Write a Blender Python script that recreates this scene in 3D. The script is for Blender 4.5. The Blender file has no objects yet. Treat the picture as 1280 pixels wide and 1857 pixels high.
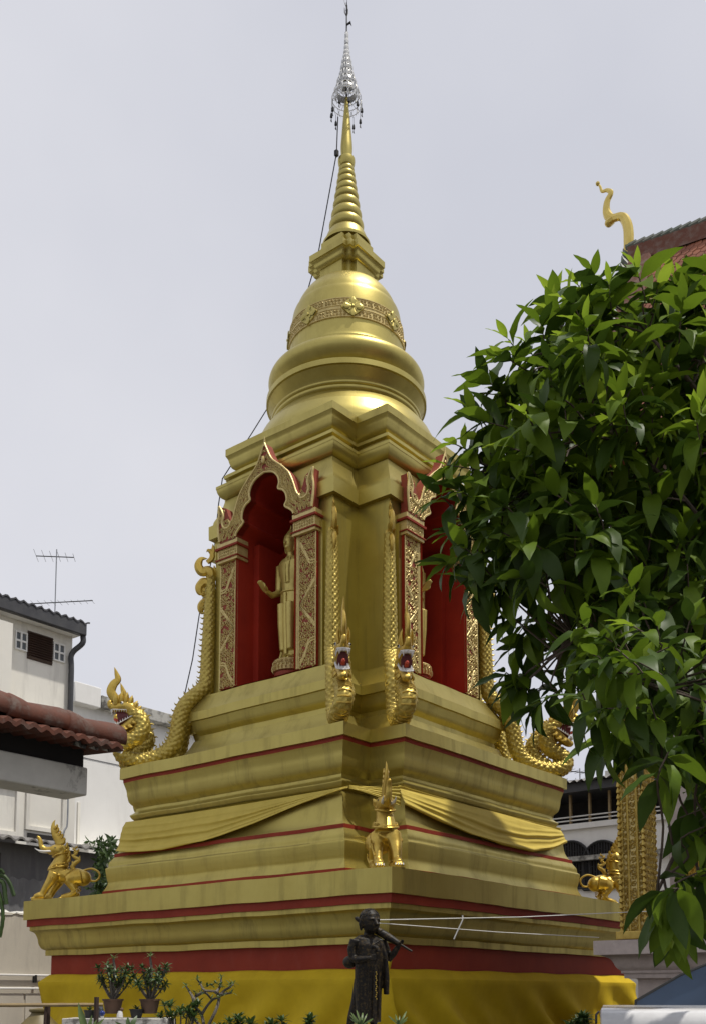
import bpy, bmesh, math, random
import numpy as np
from mathutils import Vector, Matrix
rnd = random.Random(7)
D = bpy.data
SC = bpy.context.scene
COL = SC.collection
PI = math.pi

# ------------------------------------------------------------------ camera
F_PX, PP_Y, PITCH, YAW = 1862.21, 1617.5, 0.0987, 0.6766
CAM = np.array([-15.5938, -12.6966, 1.6])
cam = D.cameras.new('camera'); cam_o = D.objects.new('camera', cam); COL.objects.link(cam_o)
cam.sensor_fit = 'VERTICAL'; cam.sensor_height = 24.0
cam.lens = 24.0 * F_PX / 1857.0
cam.shift_y = (PP_Y - 928.5) / 1857.0
cam.clip_start = 0.1; cam.clip_end = 2000
cam_o.location = CAM.tolist()
cam_o.rotation_euler = (PI/2 + PITCH, 0, YAW - PI/2)
SC.camera = cam_o
SC.render.resolution_x = 705; SC.render.resolution_y = 1024

# ------------------------------------------------------------------ sky and sun
SUN = Vector((0.115, -0.315, 0.942)).normalized()       # towards the sun
w = D.worlds.new('World'); SC.world = w; w.use_nodes = True
nt = w.node_tree; nt.nodes.clear()
sky = nt.nodes.new('ShaderNodeTexSky'); sky.sky_type = 'NISHITA'; sky.sun_disc = False
sky.sun_elevation = math.asin(SUN.z); sky.sun_rotation = math.atan2(SUN.x, SUN.y)
sky.dust_density = 3.0
sc_ = nt.nodes.new('ShaderNodeVectorMath'); sc_.operation = 'SCALE'; sc_.inputs['Scale'].default_value = 0.07
nt.links.new(sky.outputs[0], sc_.inputs[0])
tc = nt.nodes.new('ShaderNodeTexCoord')
nz = nt.nodes.new('ShaderNodeTexNoise'); nz.inputs['Scale'].default_value = 1.6; nz.inputs['Detail'].default_value = 5
nt.links.new(tc.outputs['Generated'], nz.inputs['Vector'])
rp = nt.nodes.new('ShaderNodeValToRGB')
rp.color_ramp.elements[0].position = .34; rp.color_ramp.elements[0].color = (0.62, 0.632, 0.70, 1)
rp.color_ramp.elements[1].position = .66; rp.color_ramp.elements[1].color = (0.755, 0.757, 0.805, 1)
nt.links.new(nz.outputs['Fac'], rp.inputs['Fac'])
mx = nt.nodes.new('ShaderNodeMix'); mx.data_type = 'RGBA'; mx.inputs[0].default_value = 0.94
nt.links.new(sc_.outputs[0], mx.inputs[6]); nt.links.new(rp.outputs[0], mx.inputs[7])
bg = nt.nodes.new('ShaderNodeBackground'); bg.inputs['Strength'].default_value = 1.0
nt.links.new(mx.outputs[2], bg.inputs['Color'])
wo = nt.nodes.new('ShaderNodeOutputWorld'); nt.links.new(bg.outputs[0], wo.inputs['Surface'])
sl = D.lights.new('sun', 'SUN'); sl.energy = 3.3; sl.angle = math.radians(1.0); sl.color = (1.0, 0.95, 0.86)
so = D.objects.new('sun', sl); COL.objects.link(so)
so.rotation_euler = SUN.to_track_quat('Z', 'Y').to_euler(); so.location = (0, 0, 40)
SC.view_settings.view_transform = 'Standard'; SC.view_settings.look = 'None'
SC.view_settings.exposure = 0.05; SC.view_settings.gamma = 1.0

# ------------------------------------------------------------------ measuring
_fw = np.array([math.cos(YAW)*math.cos(PITCH), math.sin(YAW)*math.cos(PITCH), math.sin(PITCH)])
_rt = np.array([math.sin(YAW), -math.cos(YAW), 0.0]); _up = np.cross(_rt, _fw)
_fh = np.array([math.cos(YAW), math.sin(YAW), 0.0])
def ray(px, py): return _fw + _rt*(px-640)/F_PX - _up*(py-PP_Y)/F_PX
def at(px, py, axis, val):
    """point of the photograph on the plane x, y or z = val"""
    r = ray(px, py); return Vector((CAM + r*((val-CAM[axis])/r[axis])).tolist())
def dep(px, py, d):
    """point of the photograph at distance d ahead of the camera"""
    r = ray(px, py); return Vector((CAM + r*(d/(r@_fh))).tolist())

# ------------------------------------------------------------------ materials
MATS = {}
def mat(name, c1, c2=None, srange=(.5, .78), rough=.6, metal=0.0, nscale=4.0, bump=0.0, bscale=30.0, stain=None, samt=0.0,
        sscale=(5, 5, .5), spec=.5, trans=0.0, ramp=(.35, .7), uvscale=None, coat=0.0):
    if name in MATS: return MATS[name]
    m = D.materials.new(name); m.use_nodes = True; t = m.node_tree; n = t.nodes; l = t.links
    b = n['Principled BSDF']; b.inputs['Roughness'].default_value = rough; b.inputs['Metallic'].default_value = metal
    b.inputs['Specular IOR Level'].default_value = spec; b.inputs['Coat Weight'].default_value = coat
    b.inputs['Coat Roughness'].default_value = .2
    if c2 is None: c2 = tuple(x*.82 for x in c1)
    tc = n.new('ShaderNodeTexCoord')
    no = n.new('ShaderNodeTexNoise'); no.inputs['Scale'].default_value = nscale; no.inputs['Detail'].default_value = 6
    no.inputs['Roughness'].default_value = .62
    l.new(tc.outputs['Object'], no.inputs['Vector'])
    r = n.new('ShaderNodeValToRGB'); r.color_ramp.elements[0].position, r.color_ramp.elements[1].position = ramp
    r.color_ramp.elements[0].color = (*c1, 1); r.color_ramp.elements[1].color = (*c2, 1)
    l.new(no.outputs['Fac'], r.inputs['Fac']); col = r.outputs[0]
    if stain:
        mp = n.new('ShaderNodeMapping'); mp.inputs['Scale'].default_value = sscale; l.new(tc.outputs['Object'], mp.inputs['Vector'])
        s = n.new('ShaderNodeTexNoise'); s.inputs['Scale'].default_value = 1.0; s.inputs['Detail'].default_value = 7
        s.inputs['Roughness'].default_value = .7
        l.new(mp.outputs[0], s.inputs['Vector'])
        sr = n.new('ShaderNodeValToRGB'); sr.color_ramp.elements[0].position, sr.color_ramp.elements[1].position = srange
        sr.color_ramp.elements[0].color = (0, 0, 0, 1); sr.color_ramp.elements[1].color = (samt, samt, samt, 1)
        l.new(s.outputs['Fac'], sr.inputs['Fac'])
        mi = n.new('ShaderNodeMix'); mi.data_type = 'RGBA'; l.new(sr.outputs[0], mi.inputs[0]); l.new(col, mi.inputs[6])
        mi.inputs[7].default_value = (*stain, 1); col = mi.outputs[2]
        ra = n.new('ShaderNodeMapRange'); ra.inputs['To Min'].default_value = rough; ra.inputs['To Max'].default_value = min(1, rough+.35)
        l.new(sr.outputs[0], ra.inputs['Value']); l.new(ra.outputs[0], b.inputs['Roughness'])
    l.new(col, b.inputs['Base Color'])
    if bump:
        bn = n.new('ShaderNodeTexNoise'); bn.inputs['Scale'].default_value = bscale; bn.inputs['Detail'].default_value = 4
        l.new(tc.outputs['Object'], bn.inputs['Vector'])
        bu = n.new('ShaderNodeBump'); bu.inputs['Strength'].default_value = bump; bu.inputs['Distance'].default_value = .02
        l.new(bn.outputs['Fac'], bu.inputs['Height']); l.new(bu.outputs[0], b.inputs['Normal'])
    if trans:
        tr = n.new('ShaderNodeBsdfTranslucent'); l.new(col, tr.inputs['Color'])
        ms = n.new('ShaderNodeMixShader'); ms.inputs[0].default_value = trans
        l.new(b.outputs[0], ms.inputs[1]); l.new(tr.outputs[0], ms.inputs[2]); l.new(ms.outputs[0], n['Material Output'].inputs['Surface'])
    MATS[name] = m; return m

GOLD = mat('gold_paint', (.485, .405, .115), (.42, .34, .09), rough=.38, metal=.84, nscale=1.3, bump=.05, bscale=14,
           stain=(.20, .165, .06), samt=.5, sscale=(4, 4, .35))
GOLDST = mat('gold_paint_streaked', (.48, .40, .112), (.41, .33, .088), rough=.40, metal=.82, nscale=1.3, bump=.06, bscale=14,
             stain=(.17, .14, .055), samt=.5, sscale=(4, 4, .2), srange=(.50, .70))
GOLDUP = mat('gold_paint_upper', (.50, .42, .13), (.42, .345, .10), rough=.39, metal=.92, nscale=1.6, bump=.05, bscale=10,
             stain=(.2, .15, .05), samt=.35, sscale=(3, 3, .8))
GOLDB = mat('gold_leaf', (.58, .42, .095), (.46, .30, .05), rough=.38, metal=.72, nscale=7, bump=.12, bscale=25)
GOLDN = mat('gold_scale', (.50, .39, .09), (.36, .26, .055), rough=.43, metal=.6, nscale=9, bump=.2, bscale=60)
GOLDC = mat('gold_carving', (.66, .53, .22), (.50, .38, .14), rough=.45, metal=.35, nscale=12)
RED = mat('red_paint', (.285, .036, .016), (.22, .026, .012), spec=.2, rough=.6, nscale=2, stain=(.30, .07, .05), samt=.5, sscale=(5, 5, 3))
REDN = mat('red_niche', (.36, .028, .011), (.28, .021, .009), spec=.25, rough=.65, nscale=1.5, stain=(.2, .02, .015), samt=.4)
PINK = mat('faded_red', (.30, .05, .020), (.20, .028, .011), rough=.7, nscale=8)
YEL = mat('yellow_cloth', (.66, .47, .02), (.56, .385, .016), rough=.75, nscale=2.5, bump=.1, bscale=90, trans=.12, spec=.2)
SWAG = mat('pale_gold_cloth', (.64, .50, .10), (.55, .42, .075), rough=.65, nscale=2.5, bump=.06, bscale=90, trans=.1, spec=.3)
WHITE = mat('white_wall', (.80, .775, .70), (.73, .705, .64), rough=.85, nscale=.8, stain=(.30, .28, .25), samt=.5, sscale=(2.5, 2.5, .35), bump=.08)
WHITE2 = mat('white_wall_cool', (.80, .79, .76), (.74, .73, .70), rough=.85, nscale=.5, stain=(.42, .40, .38), samt=.3, sscale=(1.2, 1.2, .2))
CONC = mat('weathered_concrete', (.66, .645, .59), (.54, .525, .48), rough=.9, nscale=3, stain=(.04, .04, .036), samt=1.0, sscale=(2.2, 2.2, 1.5), srange=(.54, .64), bump=.25, bscale=20)
TILEB = mat('brown_red_tile', (.30, .10, .045), (.17, .055, .028), rough=.65, nscale=3)
MOSS = mat('mouldy_coping', (.44, .43, .39), (.10, .095, .085), rough=.95, nscale=2.4, bump=.2, ramp=(.45, .62))
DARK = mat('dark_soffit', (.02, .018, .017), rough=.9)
GUT = mat('dark_gutter', (.035, .035, .04), (.06, .06, .062), rough=.5, nscale=3)
TIN = mat('grey_sheet', (.10, .10, .11), (.15, .15, .155), rough=.6, nscale=1.2, stain=(.28, .28, .28), samt=.4, sscale=(6, 6, .8))
TINR = mat('corrugated_sheet', (.24, .23, .22), (.13, .12, .11), rough=.8, nscale=5)
TERRA = mat('terracotta_tile', (.125, .036, .017), (.06, .022, .013), rough=.75, nscale=7, stain=(.30, .26, .22), samt=.5, sscale=(7, 7, 7), bump=.15, bscale=40)
ROOFT = mat('roof_tile_red', (.33, .105, .042), (.20, .06, .028), rough=.6, nscale=3.0, bump=.1)
ROOFM = mat('weathered_red_mortar', (.15, .06, .038), (.21, .15, .12), rough=.9, nscale=9, bump=.3, bscale=15, ramp=(.45, .75))
SERR = mat('mossy_glazed_green', (.06, .085, .06), (.16, .15, .12), rough=.5, nscale=7)
MARB = mat('pink_marble', (.50, .42, .38), (.40, .33, .30), rough=.4, nscale=9, stain=(.62, .55, .5), samt=.4, sscale=(6, 6, 6))
BRONZE = mat('black_lacquer', (.007, .006, .005), (.016, .012, .009), rough=.5, spec=.3, nscale=18, stain=(.26, .17, .05), samt=.5, sscale=(34, 34, 34), bump=.15, bscale=50)
SILV = mat('silver_filigree', (.70, .70, .68), (.42, .42, .41), rough=.35, metal=.8, nscale=40)
IRON = mat('dark_iron', (.03, .03, .03), rough=.5, metal=.3)
STEEL = mat('galvanised_steel', (.32, .33, .34), rough=.45, metal=.7)
GLASS = mat('window_glass', (.06, .07, .075), (.10, .11, .12), rough=.2, nscale=3, spec=.4)
BROWN = mat('brown_louvre', (.055, .028, .018), rough=.6)
POT = mat('clay_pot', (.17, .10, .065), (.10, .065, .045), rough=.85, nscale=9)
PLAST = mat('dark_plastic_pot', (.03, .03, .03), rough=.5)
BARK = mat('grey_bark', (.17, .15, .125), (.10, .085, .07), rough=.9, nscale=25, bump=.3, bscale=60)
BARKD = mat('brown_bark', (.10, .07, .05), (.06, .045, .032), rough=.9, nscale=12, bump=.3, bscale=40)
BAMB = mat('dry_bamboo', (.30, .22, .10), (.22, .15, .07), rough=.6, nscale=8)
WOOD = mat('old_post', (.06, .035, .025), rough=.8)
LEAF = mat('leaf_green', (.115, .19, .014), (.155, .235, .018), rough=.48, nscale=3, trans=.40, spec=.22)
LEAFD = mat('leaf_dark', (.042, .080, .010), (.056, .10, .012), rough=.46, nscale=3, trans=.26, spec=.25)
LEAFN = mat('leaf_young', (.26, .38, .03), (.32, .43, .04), rough=.45, nscale=3, trans=.45, spec=.3)
PLANT = mat('plant_leaf', (.045, .085, .022), (.07, .12, .03), rough=.45, nscale=14, trans=.2)
PLANTP = mat('plant_leaf_pale', (.14, .20, .06), (.10, .16, .04), rough=.45, nscale=14, trans=.25)
FLOW = mat('red_blossom', (.22, .02, .02), rough=.6)
WHITEP = mat('white_enamel', (.78, .77, .75), rough=.4)
MOUTH = mat('mouth_red', (.10, .006, .006), rough=.5)
TONGUE = mat('tongue_red', (.65, .09, .05), rough=.4)
BLUEP = mat('blue_panel', (.035, .065, .12), (.03, .055, .10), rough=.45, nscale=3)
CARP = mat('white_car_paint', (.74, .74, .75), rough=.2, coat=.8)
RUBB = mat('black_rubber', (.012, .012, .012), rough=.6)
PAVE = mat('paving', (.12, .115, .10), (.085, .08, .072), rough=.9, nscale=.7, bump=.1)
CORDW = mat('white_cord', (.75, .74, .70), rough=.7)
ORB = mat('glazed_blue', (.03, .05, .22), rough=.15)

# ------------------------------------------------------------------ helpers
def tag(o, label=None, cat=None, group=None, kind=None):
    if label: o['label'] = label
    if cat: o['category'] = cat
    if group: o['group'] = group
    if kind: o['kind'] = kind
    return o
def thing(name, label, cat, loc=(0, 0, 0), rotz=0.0, group=None):
    o = D.objects.new(name, None); COL.objects.link(o); o.location = loc; o.rotation_euler = (0, 0, rotz)
    o.empty_display_size = .2
    return tag(o, label, cat, group)
def copy_tree(o, parent=None):
    c = o.copy(); COL.objects.link(c); c.parent = parent
    for ch in list(o.children): copy_tree(ch, c)
    return c
def link(name, me, parent=None):
    o = D.objects.new(name, me); COL.objects.link(o)
    if parent is not None: o.parent = parent
    return o
def cat_rom(pts, n=6, closed=False):
    P = [np.array(p, float) for p in pts]; out = []
    m = len(P); rng = range(m if closed else m-1)
    for i in rng:
        p0 = P[(i-1) % m] if closed or i > 0 else P[0]*2-P[1]
        p1 = P[i]; p2 = P[(i+1) % m]
        p3 = P[(i+2) % m] if closed or i+2 < m else P[-1]*2-P[-2]
        for k in range(n):
            t = k/n
            out.append(.5*((2*p1)+(-p0+p2)*t+(2*p0-5*p1+4*p2-p3)*t*t+(-p0+3*p1-3*p2+p3)*t**3))
    if not closed: out.append(P[-1])
    return out
class MB:
    def __init__(s): s.v = []; s.f = []
    def add(s, vs, fs):
        b = len(s.v); s.v.extend([tuple(float(c) for c in v) for v in vs]); s.f.extend([tuple(b+i for i in f) for f in fs]); return s
    def box(s, x0, x1, y0, y1, z0, z1):
        return s.add([(x0,y0,z0),(x1,y0,z0),(x1,y1,z0),(x0,y1,z0),(x0,y0,z1),(x1,y0,z1),(x1,y1,z1),(x0,y1,z1)],
                     [(0,3,2,1),(4,5,6,7),(0,1,5,4),(1,2,6,5),(2,3,7,6),(3,0,4,7)])
    def obox(s, c, X, Y, Z):
        c, X, Y, Z = map(lambda a: np.array(a, float), (c, X, Y, Z))
        vs = [c+a*X+b*Y+d*Z for d in (-1, 1) for a, b in ((-1,-1),(1,-1),(1,1),(-1,1))]
        return s.add(vs, [(0,3,2,1),(4,5,6,7),(0,1,5,4),(1,2,6,5),(2,3,7,6),(3,0,4,7)])
    def tube(s, path, rad, n=8, flat=1.0, ref=(0, 1, 0), caps=True, fn=None):
        """sweep along path; rad scalar or list; flat = thickness along the binormal relative to the radius"""
        P = np.array([tuple(p) for p in path], float); m = len(P)
        if np.isscalar(rad): rad = [rad]*m
        T = np.zeros_like(P); T[1:-1] = P[2:]-P[:-2]; T[0] = P[1]-P[0]; T[-1] = P[-1]-P[-2]
        T /= np.maximum(np.linalg.norm(T, axis=1, keepdims=True), 1e-9)
        B = np.array(ref, float); vs = []
        for i in range(m):
            B = B-T[i]*(B@T[i]); nb = np.linalg.norm(B)
            if nb < 1e-4:
                B = np.cross(T[i], (.3, .5, .81)); nb = np.linalg.norm(B)
            B /= nb; N = np.cross(B, T[i])
            for k in range(n):
                a = 2*PI*k/n; r = rad[i]
                if fn: r = r*fn(i, k)
                vs.append(P[i]+N*math.cos(a)*r+B*math.sin(a)*r*flat)
        fs = []
        for i in range(m-1):
            for k in range(n):
                fs.append((i*n+k, i*n+(k+1) % n, (i+1)*n+(k+1) % n, (i+1)*n+k))
        if caps: fs.append(tuple(range(n))[::-1]); fs.append(tuple((m-1)*n+k for k in range(n)))
        return s.add(vs, fs)
    def lathe(s, prof, n=32, c=(0, 0, 0), caps=True):
        vs = []
        for r, z in prof:
            for k in range(n):
                a = 2*PI*k/n; vs.append((c[0]+r*math.cos(a), c[1]+r*math.sin(a), c[2]+z))
        fs = [(i*n+k, i*n+(k+1) % n, (i+1)*n+(k+1) % n, (i+1)*n+k) for i in range(len(prof)-1) for k in range(n)]
        if caps: fs.append(tuple(range(n))[::-1]); fs.append(tuple((len(prof)-1)*n+k for k in range(n)))
        return s.add(vs, fs)
    def ball(s, c, r, n=10, sc=(1, 1, 1)):
        m = max(4, n//2+1)
        vs = [(c[0]+r*sc[0]*math.sin(PI*i/m)*math.cos(2*PI*k/n), c[1]+r*sc[1]*math.sin(PI*i/m)*math.sin(2*PI*k/n), c[2]+r*sc[2]*math.cos(PI*i/m))
              for i in range(1, m) for k in range(n)]
        fs = [(i*n+k, (i+1)*n+k, (i+1)*n+(k+1) % n, i*n+(k+1) % n) for i in range(m-2) for k in range(n)]
        vs += [(c[0], c[1], c[2]+r*sc[2]), (c[0], c[1], c[2]-r*sc[2])]
        t = len(vs)-2
        fs += [(t, k, (k+1) % n) for k in range(n)] + [(t+1, (m-2)*n+(k+1) % n, (m-2)*n+k) for k in range(n)]
        return s.add(vs, fs)
    def grid(s, rows):
        m = len(rows[0]); vs = [p for r in rows for p in r]
        return s.add(vs, [(i*m+k, i*m+k+1, (i+1)*m+k+1, (i+1)*m+k) for i in range(len(rows)-1) for k in range(m-1)])
    def prism(s, poly, fn0, fn1):
        n = len(poly); vs = [fn0(p) for p in poly]+[fn1(p) for p in poly]
        fs = [tuple(range(n))[::-1], tuple(range(n, 2*n))]+[(k, (k+1) % n, n+(k+1) % n, n+k) for k in range(n)]
        return s.add(vs, fs)
    def mesh(s, name, m, smooth=30, org=(0, 0, 0), fix=True):
        me = D.meshes.new(name)
        o = Vector(org)
        me.from_pydata([tuple(Vector(v)-o) for v in s.v], [], s.f)
        me.validate(); 
        if fix:
            b = bmesh.new(); b.from_mesh(me); bmesh.ops.recalc_face_normals(b, faces=b.faces); b.to_mesh(me); b.free()
        me.materials.append(m)
        if smooth:
            me.shade_smooth(); me.set_sharp_from_angle(angle=math.radians(smooth))
        return me
    def build(s, name, m, parent=None, smooth=30, org=(0, 0, 0), kind=None, bevel=0, label=None, fix=True):
        o = link(name, s.mesh(name, m, smooth, org, fix), parent)
        if bevel:
            bv = o.modifiers.new('bevel', 'BEVEL'); bv.width = bevel; bv.segments = 2; bv.limit_method = 'ANGLE'; bv.angle_limit = math.radians(40)
        if kind: o['kind'] = kind
        if label: o['label'] = label
        return o
def fused(mb, name, m, parent, voxel=.015, smooth_it=4, org=(0, 0, 0)):
    """melt overlapping limbs into one continuous skin"""
    me = mb.mesh(name, m, 0, org)
    o = link(name, me, None)
    r = o.modifiers.new('remesh', 'REMESH'); r.mode = 'VOXEL'; r.voxel_size = voxel
    s = o.modifiers.new('smooth', 'SMOOTH'); s.iterations = smooth_it; s.factor = .5
    dg = bpy.context.evaluated_depsgraph_get(); dg.update()
    nm = D.meshes.new_from_object(o.evaluated_get(dg)); nm.name = name
    o.modifiers.clear(); o.data = nm; nm.shade_smooth(); D.meshes.remove(me)
    if not nm.materials: nm.materials.append(m)
    o.parent = parent
    return o

# ------------------------------------------------------------------ ground
tag(MB().add([(-400,-400,0),(400,-400,0),(400,400,0),(-400,400,0)], [(0,1,2,3)]).build('ground', PAVE, smooth=0), kind='structure')

# ------------------------------------------------------------------ the stupa
stupa = thing('stupa', 'tall golden stupa with red bands, niches and a ringed spire', 'stupa')
CO = ((-1, -1), (1, -1), (1, 1), (-1, 1))
def wob(x, y, z):
    a = .0045*math.sin(2.3*x+1.7*y+3.1*z)+.0035*math.sin(5.3*x-4.1*y+1.3*z+1)+.002*math.sin(11*x+9*y+2*z)
    b = .0045*math.sin(1.9*x-2.6*y+.7)+.003*math.sin(6.1*x+5.2*y+z)
    r = math.hypot(x, y) or 1
    return (x+x/r*a, y+y/r*a, z+b)
def even(rows):
    m = [max(1, int(max(math.dist(r[i], r[i+1]) for r in rows)/.3)) for i in range(len(rows[0])-1)]
    return [[wob(*(r[i][k]+(r[i+1][k]-r[i][k])*j/m[i] for k in range(3))) for i in range(len(r)-1) for j in range(m[i])]+[wob(*r[-1])] for r in rows]
def redent(prof, c, bfun=None, quarter=(0, 1, 2, 3)):
    """moulding run round a square plan with one stepped corner; bfun(z) opens the middle of each face"""
    mb = MB()
    if bfun is None:
        ring = []
        for wd, z in prof:
            if c: base = [(-wd, -(wd-c)), (-(wd-c), -(wd-c)), (-(wd-c), -wd)]
            else: base = [(-wd, -wd)]
            row = []
            for q in range(4):
                for x, y in base:
                    for _ in range(q): x, y = -y, x
                    row.append((x, y, z))
            row.append(row[0]); ring.append(row)
        mb.grid(even(ring))
    else:
        for q in quarter:
            rows = []
            for wd, z in prof:
                b = bfun(z); row = []
                for x, y in [(-wd, -b), (-wd, -(wd-c)), (-(wd-c), -(wd-c)), (-(wd-c), -wd), (-b, -wd)]:
                    for _ in range(q): x, y = -y, x
                    row.append((x, y, z))
                rows.append(row)
            mb.grid(even(rows))
    return mb
def smooth_prof(pts, n=4): return [tuple(p) for p in cat_rom(pts, n)]
# lower plinth
redent([(3.97, 0), (3.97, 2.312)], 0).build('plinth_wall', RED, stupa)
redent([(3.97, 2.312), (4.05, 2.312), (4.05, 2.411)]+smooth_prof([(4.05, 2.412), (4.105, 2.45), (4.139, 2.525), (4.158, 2.64), (4.194, 2.736), (4.255, 2.781)])+[(4.26, 2.785), (4.26, 2.858)], 0).build('plinth_moulding', GOLDST, stupa)
redent([(4.26, 2.858), (4.298, 2.858), (4.298, 2.985)], 0).build('red_band', RED, stupa)
redent([(4.298, 2.985), (4.345, 2.987), (4.345, 3.345), (3.3, 3.352)], 0).build('plinth_slab', GOLD, stupa)
# middle tier
CM = .69
redent([(3.615, 3.345), (3.615, 3.503)], CM).build('red_band', RED, stupa)
redent([(3.615, 3.503)]+smooth_prof([(3.605, 3.504), (3.545, 3.635), (3.554, 3.722), (3.571, 3.824), (3.582, 3.93)])+smooth_prof([(3.58, 3.935), (3.543, 3.97), (3.534, 4.043), (3.47, 4.147)])+[(3.467, 4.149)], CM).build('tier_foot_moulding', GOLD, stupa)
redent([(3.47, 4.149), (3.47, 4.213), (3.44, 4.214)], CM).build('red_band', RED, stupa)
redent(smooth_prof([(3.44, 4.214), (3.393, 4.284), (3.359, 4.384), (3.331, 4.59), (3.275, 4.739), (3.175, 4.822)]), CM).build('tier_waist', GOLD, stupa)
redent(smooth_prof([(3.175, 4.822), (3.24, 4.86), (3.286, 4.935)])+[(3.287, 4.945)]+smooth_prof([(3.285, 4.95), (3.235, 4.99), (3.205, 5.03), (3.20, 5.077)], 3), CM).build('tier_ridge_moulding', GOLD, stupa)
redent(smooth_prof([(3.20, 5.077), (3.235, 5.119), (3.295, 5.192), (3.322, 5.314), (3.333, 5.417), (3.372, 5.563)])+[(3.376, 5.568)], CM).build('tier_bowl_moulding', GOLDST, stupa)
redent([(3.376, 5.568), (3.38, 5.632)], CM).build('red_band', RED, stupa)
redent([(3.38, 5.632), (3.425, 5.634), (3.425, 5.845), (2.3, 5.852)], CM).build('tier_slab', GOLD, stupa)
# foot of the shaft
CS = .71
redent([(2.63, 5.85), (2.63, 6.08)]+smooth_prof([(2.625, 6.09), (2.52, 6.25), (2.456, 6.397)], 4)+[(2.40, 6.418), (2.385, 6.513)], CS).build('shaft_foot_flare', GOLD, stupa)
redent([(2.385, 6.513)]+smooth_prof([(2.40, 6.53), (2.455, 6.60), (2.485, 6.70), (2.505, 6.78)])+[(2.552, 6.783), (2.548, 6.946)], CS).build('shaft_foot_bowl', GOLD, stupa)
redent([(2.548, 6.946), (2.352, 7.263), (2.346, 7.30), (2.2, 7.336), (1.4, 7.338)], CS).build('shaft_foot_slope', GOLD, stupa)
# shaft and cornice with the four niches left open
NH = .74
def bopen(z):
    t = [(7, NH), (10.30, NH), (10.43, .82), (10.7, .66), (11.0, .47), (11.25, .27), (11.5, .06), (11.62, 0), (20, 0)]
    for (a, p), (b, q) in zip(t, t[1:]):
        if a <= z <= b: return p+(q-p)*(z-a)/(b-a)
    return 0
for Q in range(4): redent([(2.2, 7.336), (2.2, 10.427)], CS, bopen, (Q,)).build('shaft', GOLD, stupa)
for Q in range(4): redent([(2.2, 10.427), (2.30, 10.427), (2.303, 10.56), (2.304, 10.697), (2.25, 10.70)], CS, bopen, (Q,)).build('cornice_fascia', GOLDUP, stupa)
for Q in range(4): redent(smooth_prof([(2.25, 10.70), (2.235, 10.80), (2.18, 10.92), (2.12, 11.08), (2.08, 11.245)], 4)+[(2.05, 11.25)], CS, bopen, (Q,)).build('cornice_flare', GOLDUP, stupa)
for Q in range(4): redent(smooth_prof([(2.05, 11.25), (2.14, 11.30), (2.188, 11.39), (2.203, 11.46)], 4)+[(2.21, 11.462), (2.21, 11.52), (2.05, 11.53), (2.035, 11.62)], CS, bopen, (Q,)).build('cornice_bowl', GOLDUP, stupa)
redent([(2.035, 11.62), (2.035, 11.67), (2.10, 11.69), (2.10, 11.75), (1.95, 11.79), (1.91, 11.86)], CS).build('cornice_fillet', GOLDUP, stupa)
redent(smooth_prof([(1.91, 11.86), (1.99, 11.92), (2.03, 12.03), (2.045, 12.09), (2.08, 12.155)], 4), CS).build('cornice_bowl', GOLDUP, stupa)
redent([(2.08, 12.157), (2.0845, 12.158), (2.0845, 12.30), (1.96, 12.40), (1.0, 12.42)], CS).build('cornice_slab', GOLDUP, stupa)
# bell
MB().lathe([(1.89, 12.1)]+smooth_prof([(1.90, 12.40), (1.86, 12.58), (1.74, 12.83)], 4)+smooth_prof([(1.725, 12.835), (1.62, 12.98), (1.50, 13.11)], 4), 72).build('bell_skirt', GOLDUP, stupa)
MB().lathe([(1.47, 13.11)]+smooth_prof([(1.475, 13.12), (1.515, 13.16), (1.52, 13.205)], 3)+[(1.485, 13.21)]+smooth_prof([(1.49, 13.22), (1.53, 13.25), (1.535, 13.285)], 3)+[(1.42, 13.29)]+smooth_prof([(1.42, 13.30), (1.46, 13.38), (1.53, 13.47), (1.60, 13.555)], 4)+[(1.64, 13.565), (1.64, 13.675), (1.40, 13.78)], 96).build('bell_ring_moulding', GOLDUP, stupa)
MB().lathe(smooth_prof([(1.40, 13.77), (1.47, 13.82), (1.57, 13.95), (1.60, 14.07), (1.55, 14.19), (1.42, 14.26), (1.28, 14.29)], 6), 96).build('bell_torus', GOLDUP, stupa)
bell = MB().lathe([(1.30, 14.285), (1.25, 14.30), (1.25, 14.355), (1.225, 14.36), (1.225, 14.45), (1.205, 14.46)]+smooth_prof([(1.20, 14.47), (1.178, 14.8), (1.155, 15.2), (1.115, 15.5), (1.085, 15.60)], 6)+[(1.055, 15.605)]+smooth_prof([(1.05, 15.61), (1.0, 15.78), (.86, 16.0), (.70, 16.14), (.55, 16.2)], 6), 96).build('bell', GOLDUP, stupa)
def bell_r(z): return 1.178-(z-14.8)*.0575
band = MB().lathe([(bell_r(14.8)-.01, 14.80), (bell_r(14.8)+.012, 14.805), (bell_r(15.24)+.012, 15.235), (bell_r(15.24)-.01, 15.24)], 96).build('flower_band', GOLDC, bell)
mb = MB()
for z in (14.82, 14.985, 15.06, 15.22):
    r = bell_r(z)+.014
    mb.tube([(r*math.cos(a), r*math.sin(a), z) for a in np.linspace(0, 2*PI, 97)], .012, 5, caps=False, ref=(0, 0, 1))
mb.build('band_bead', GOLDC, bell)
def spiral(mb, o, U, V, N, R, ph, hand, th=.25, turns=1.35, n=9):
    o, U, V, N = (np.array(a, float) for a in (o, U, V, N)); pts = []; rr = []
    for k in range(n):
        t = k/(n-1); a = ph+hand*turns*2*PI*t; q = R*(1-.78*t)
        pts.append(o+U*q*math.cos(a)+V*q*math.sin(a)+N*R*.25*t); rr.append(R*th*(1-.35*t))
    mb.tube(pts, rr, 4, ref=N)
mb = MB()
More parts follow.
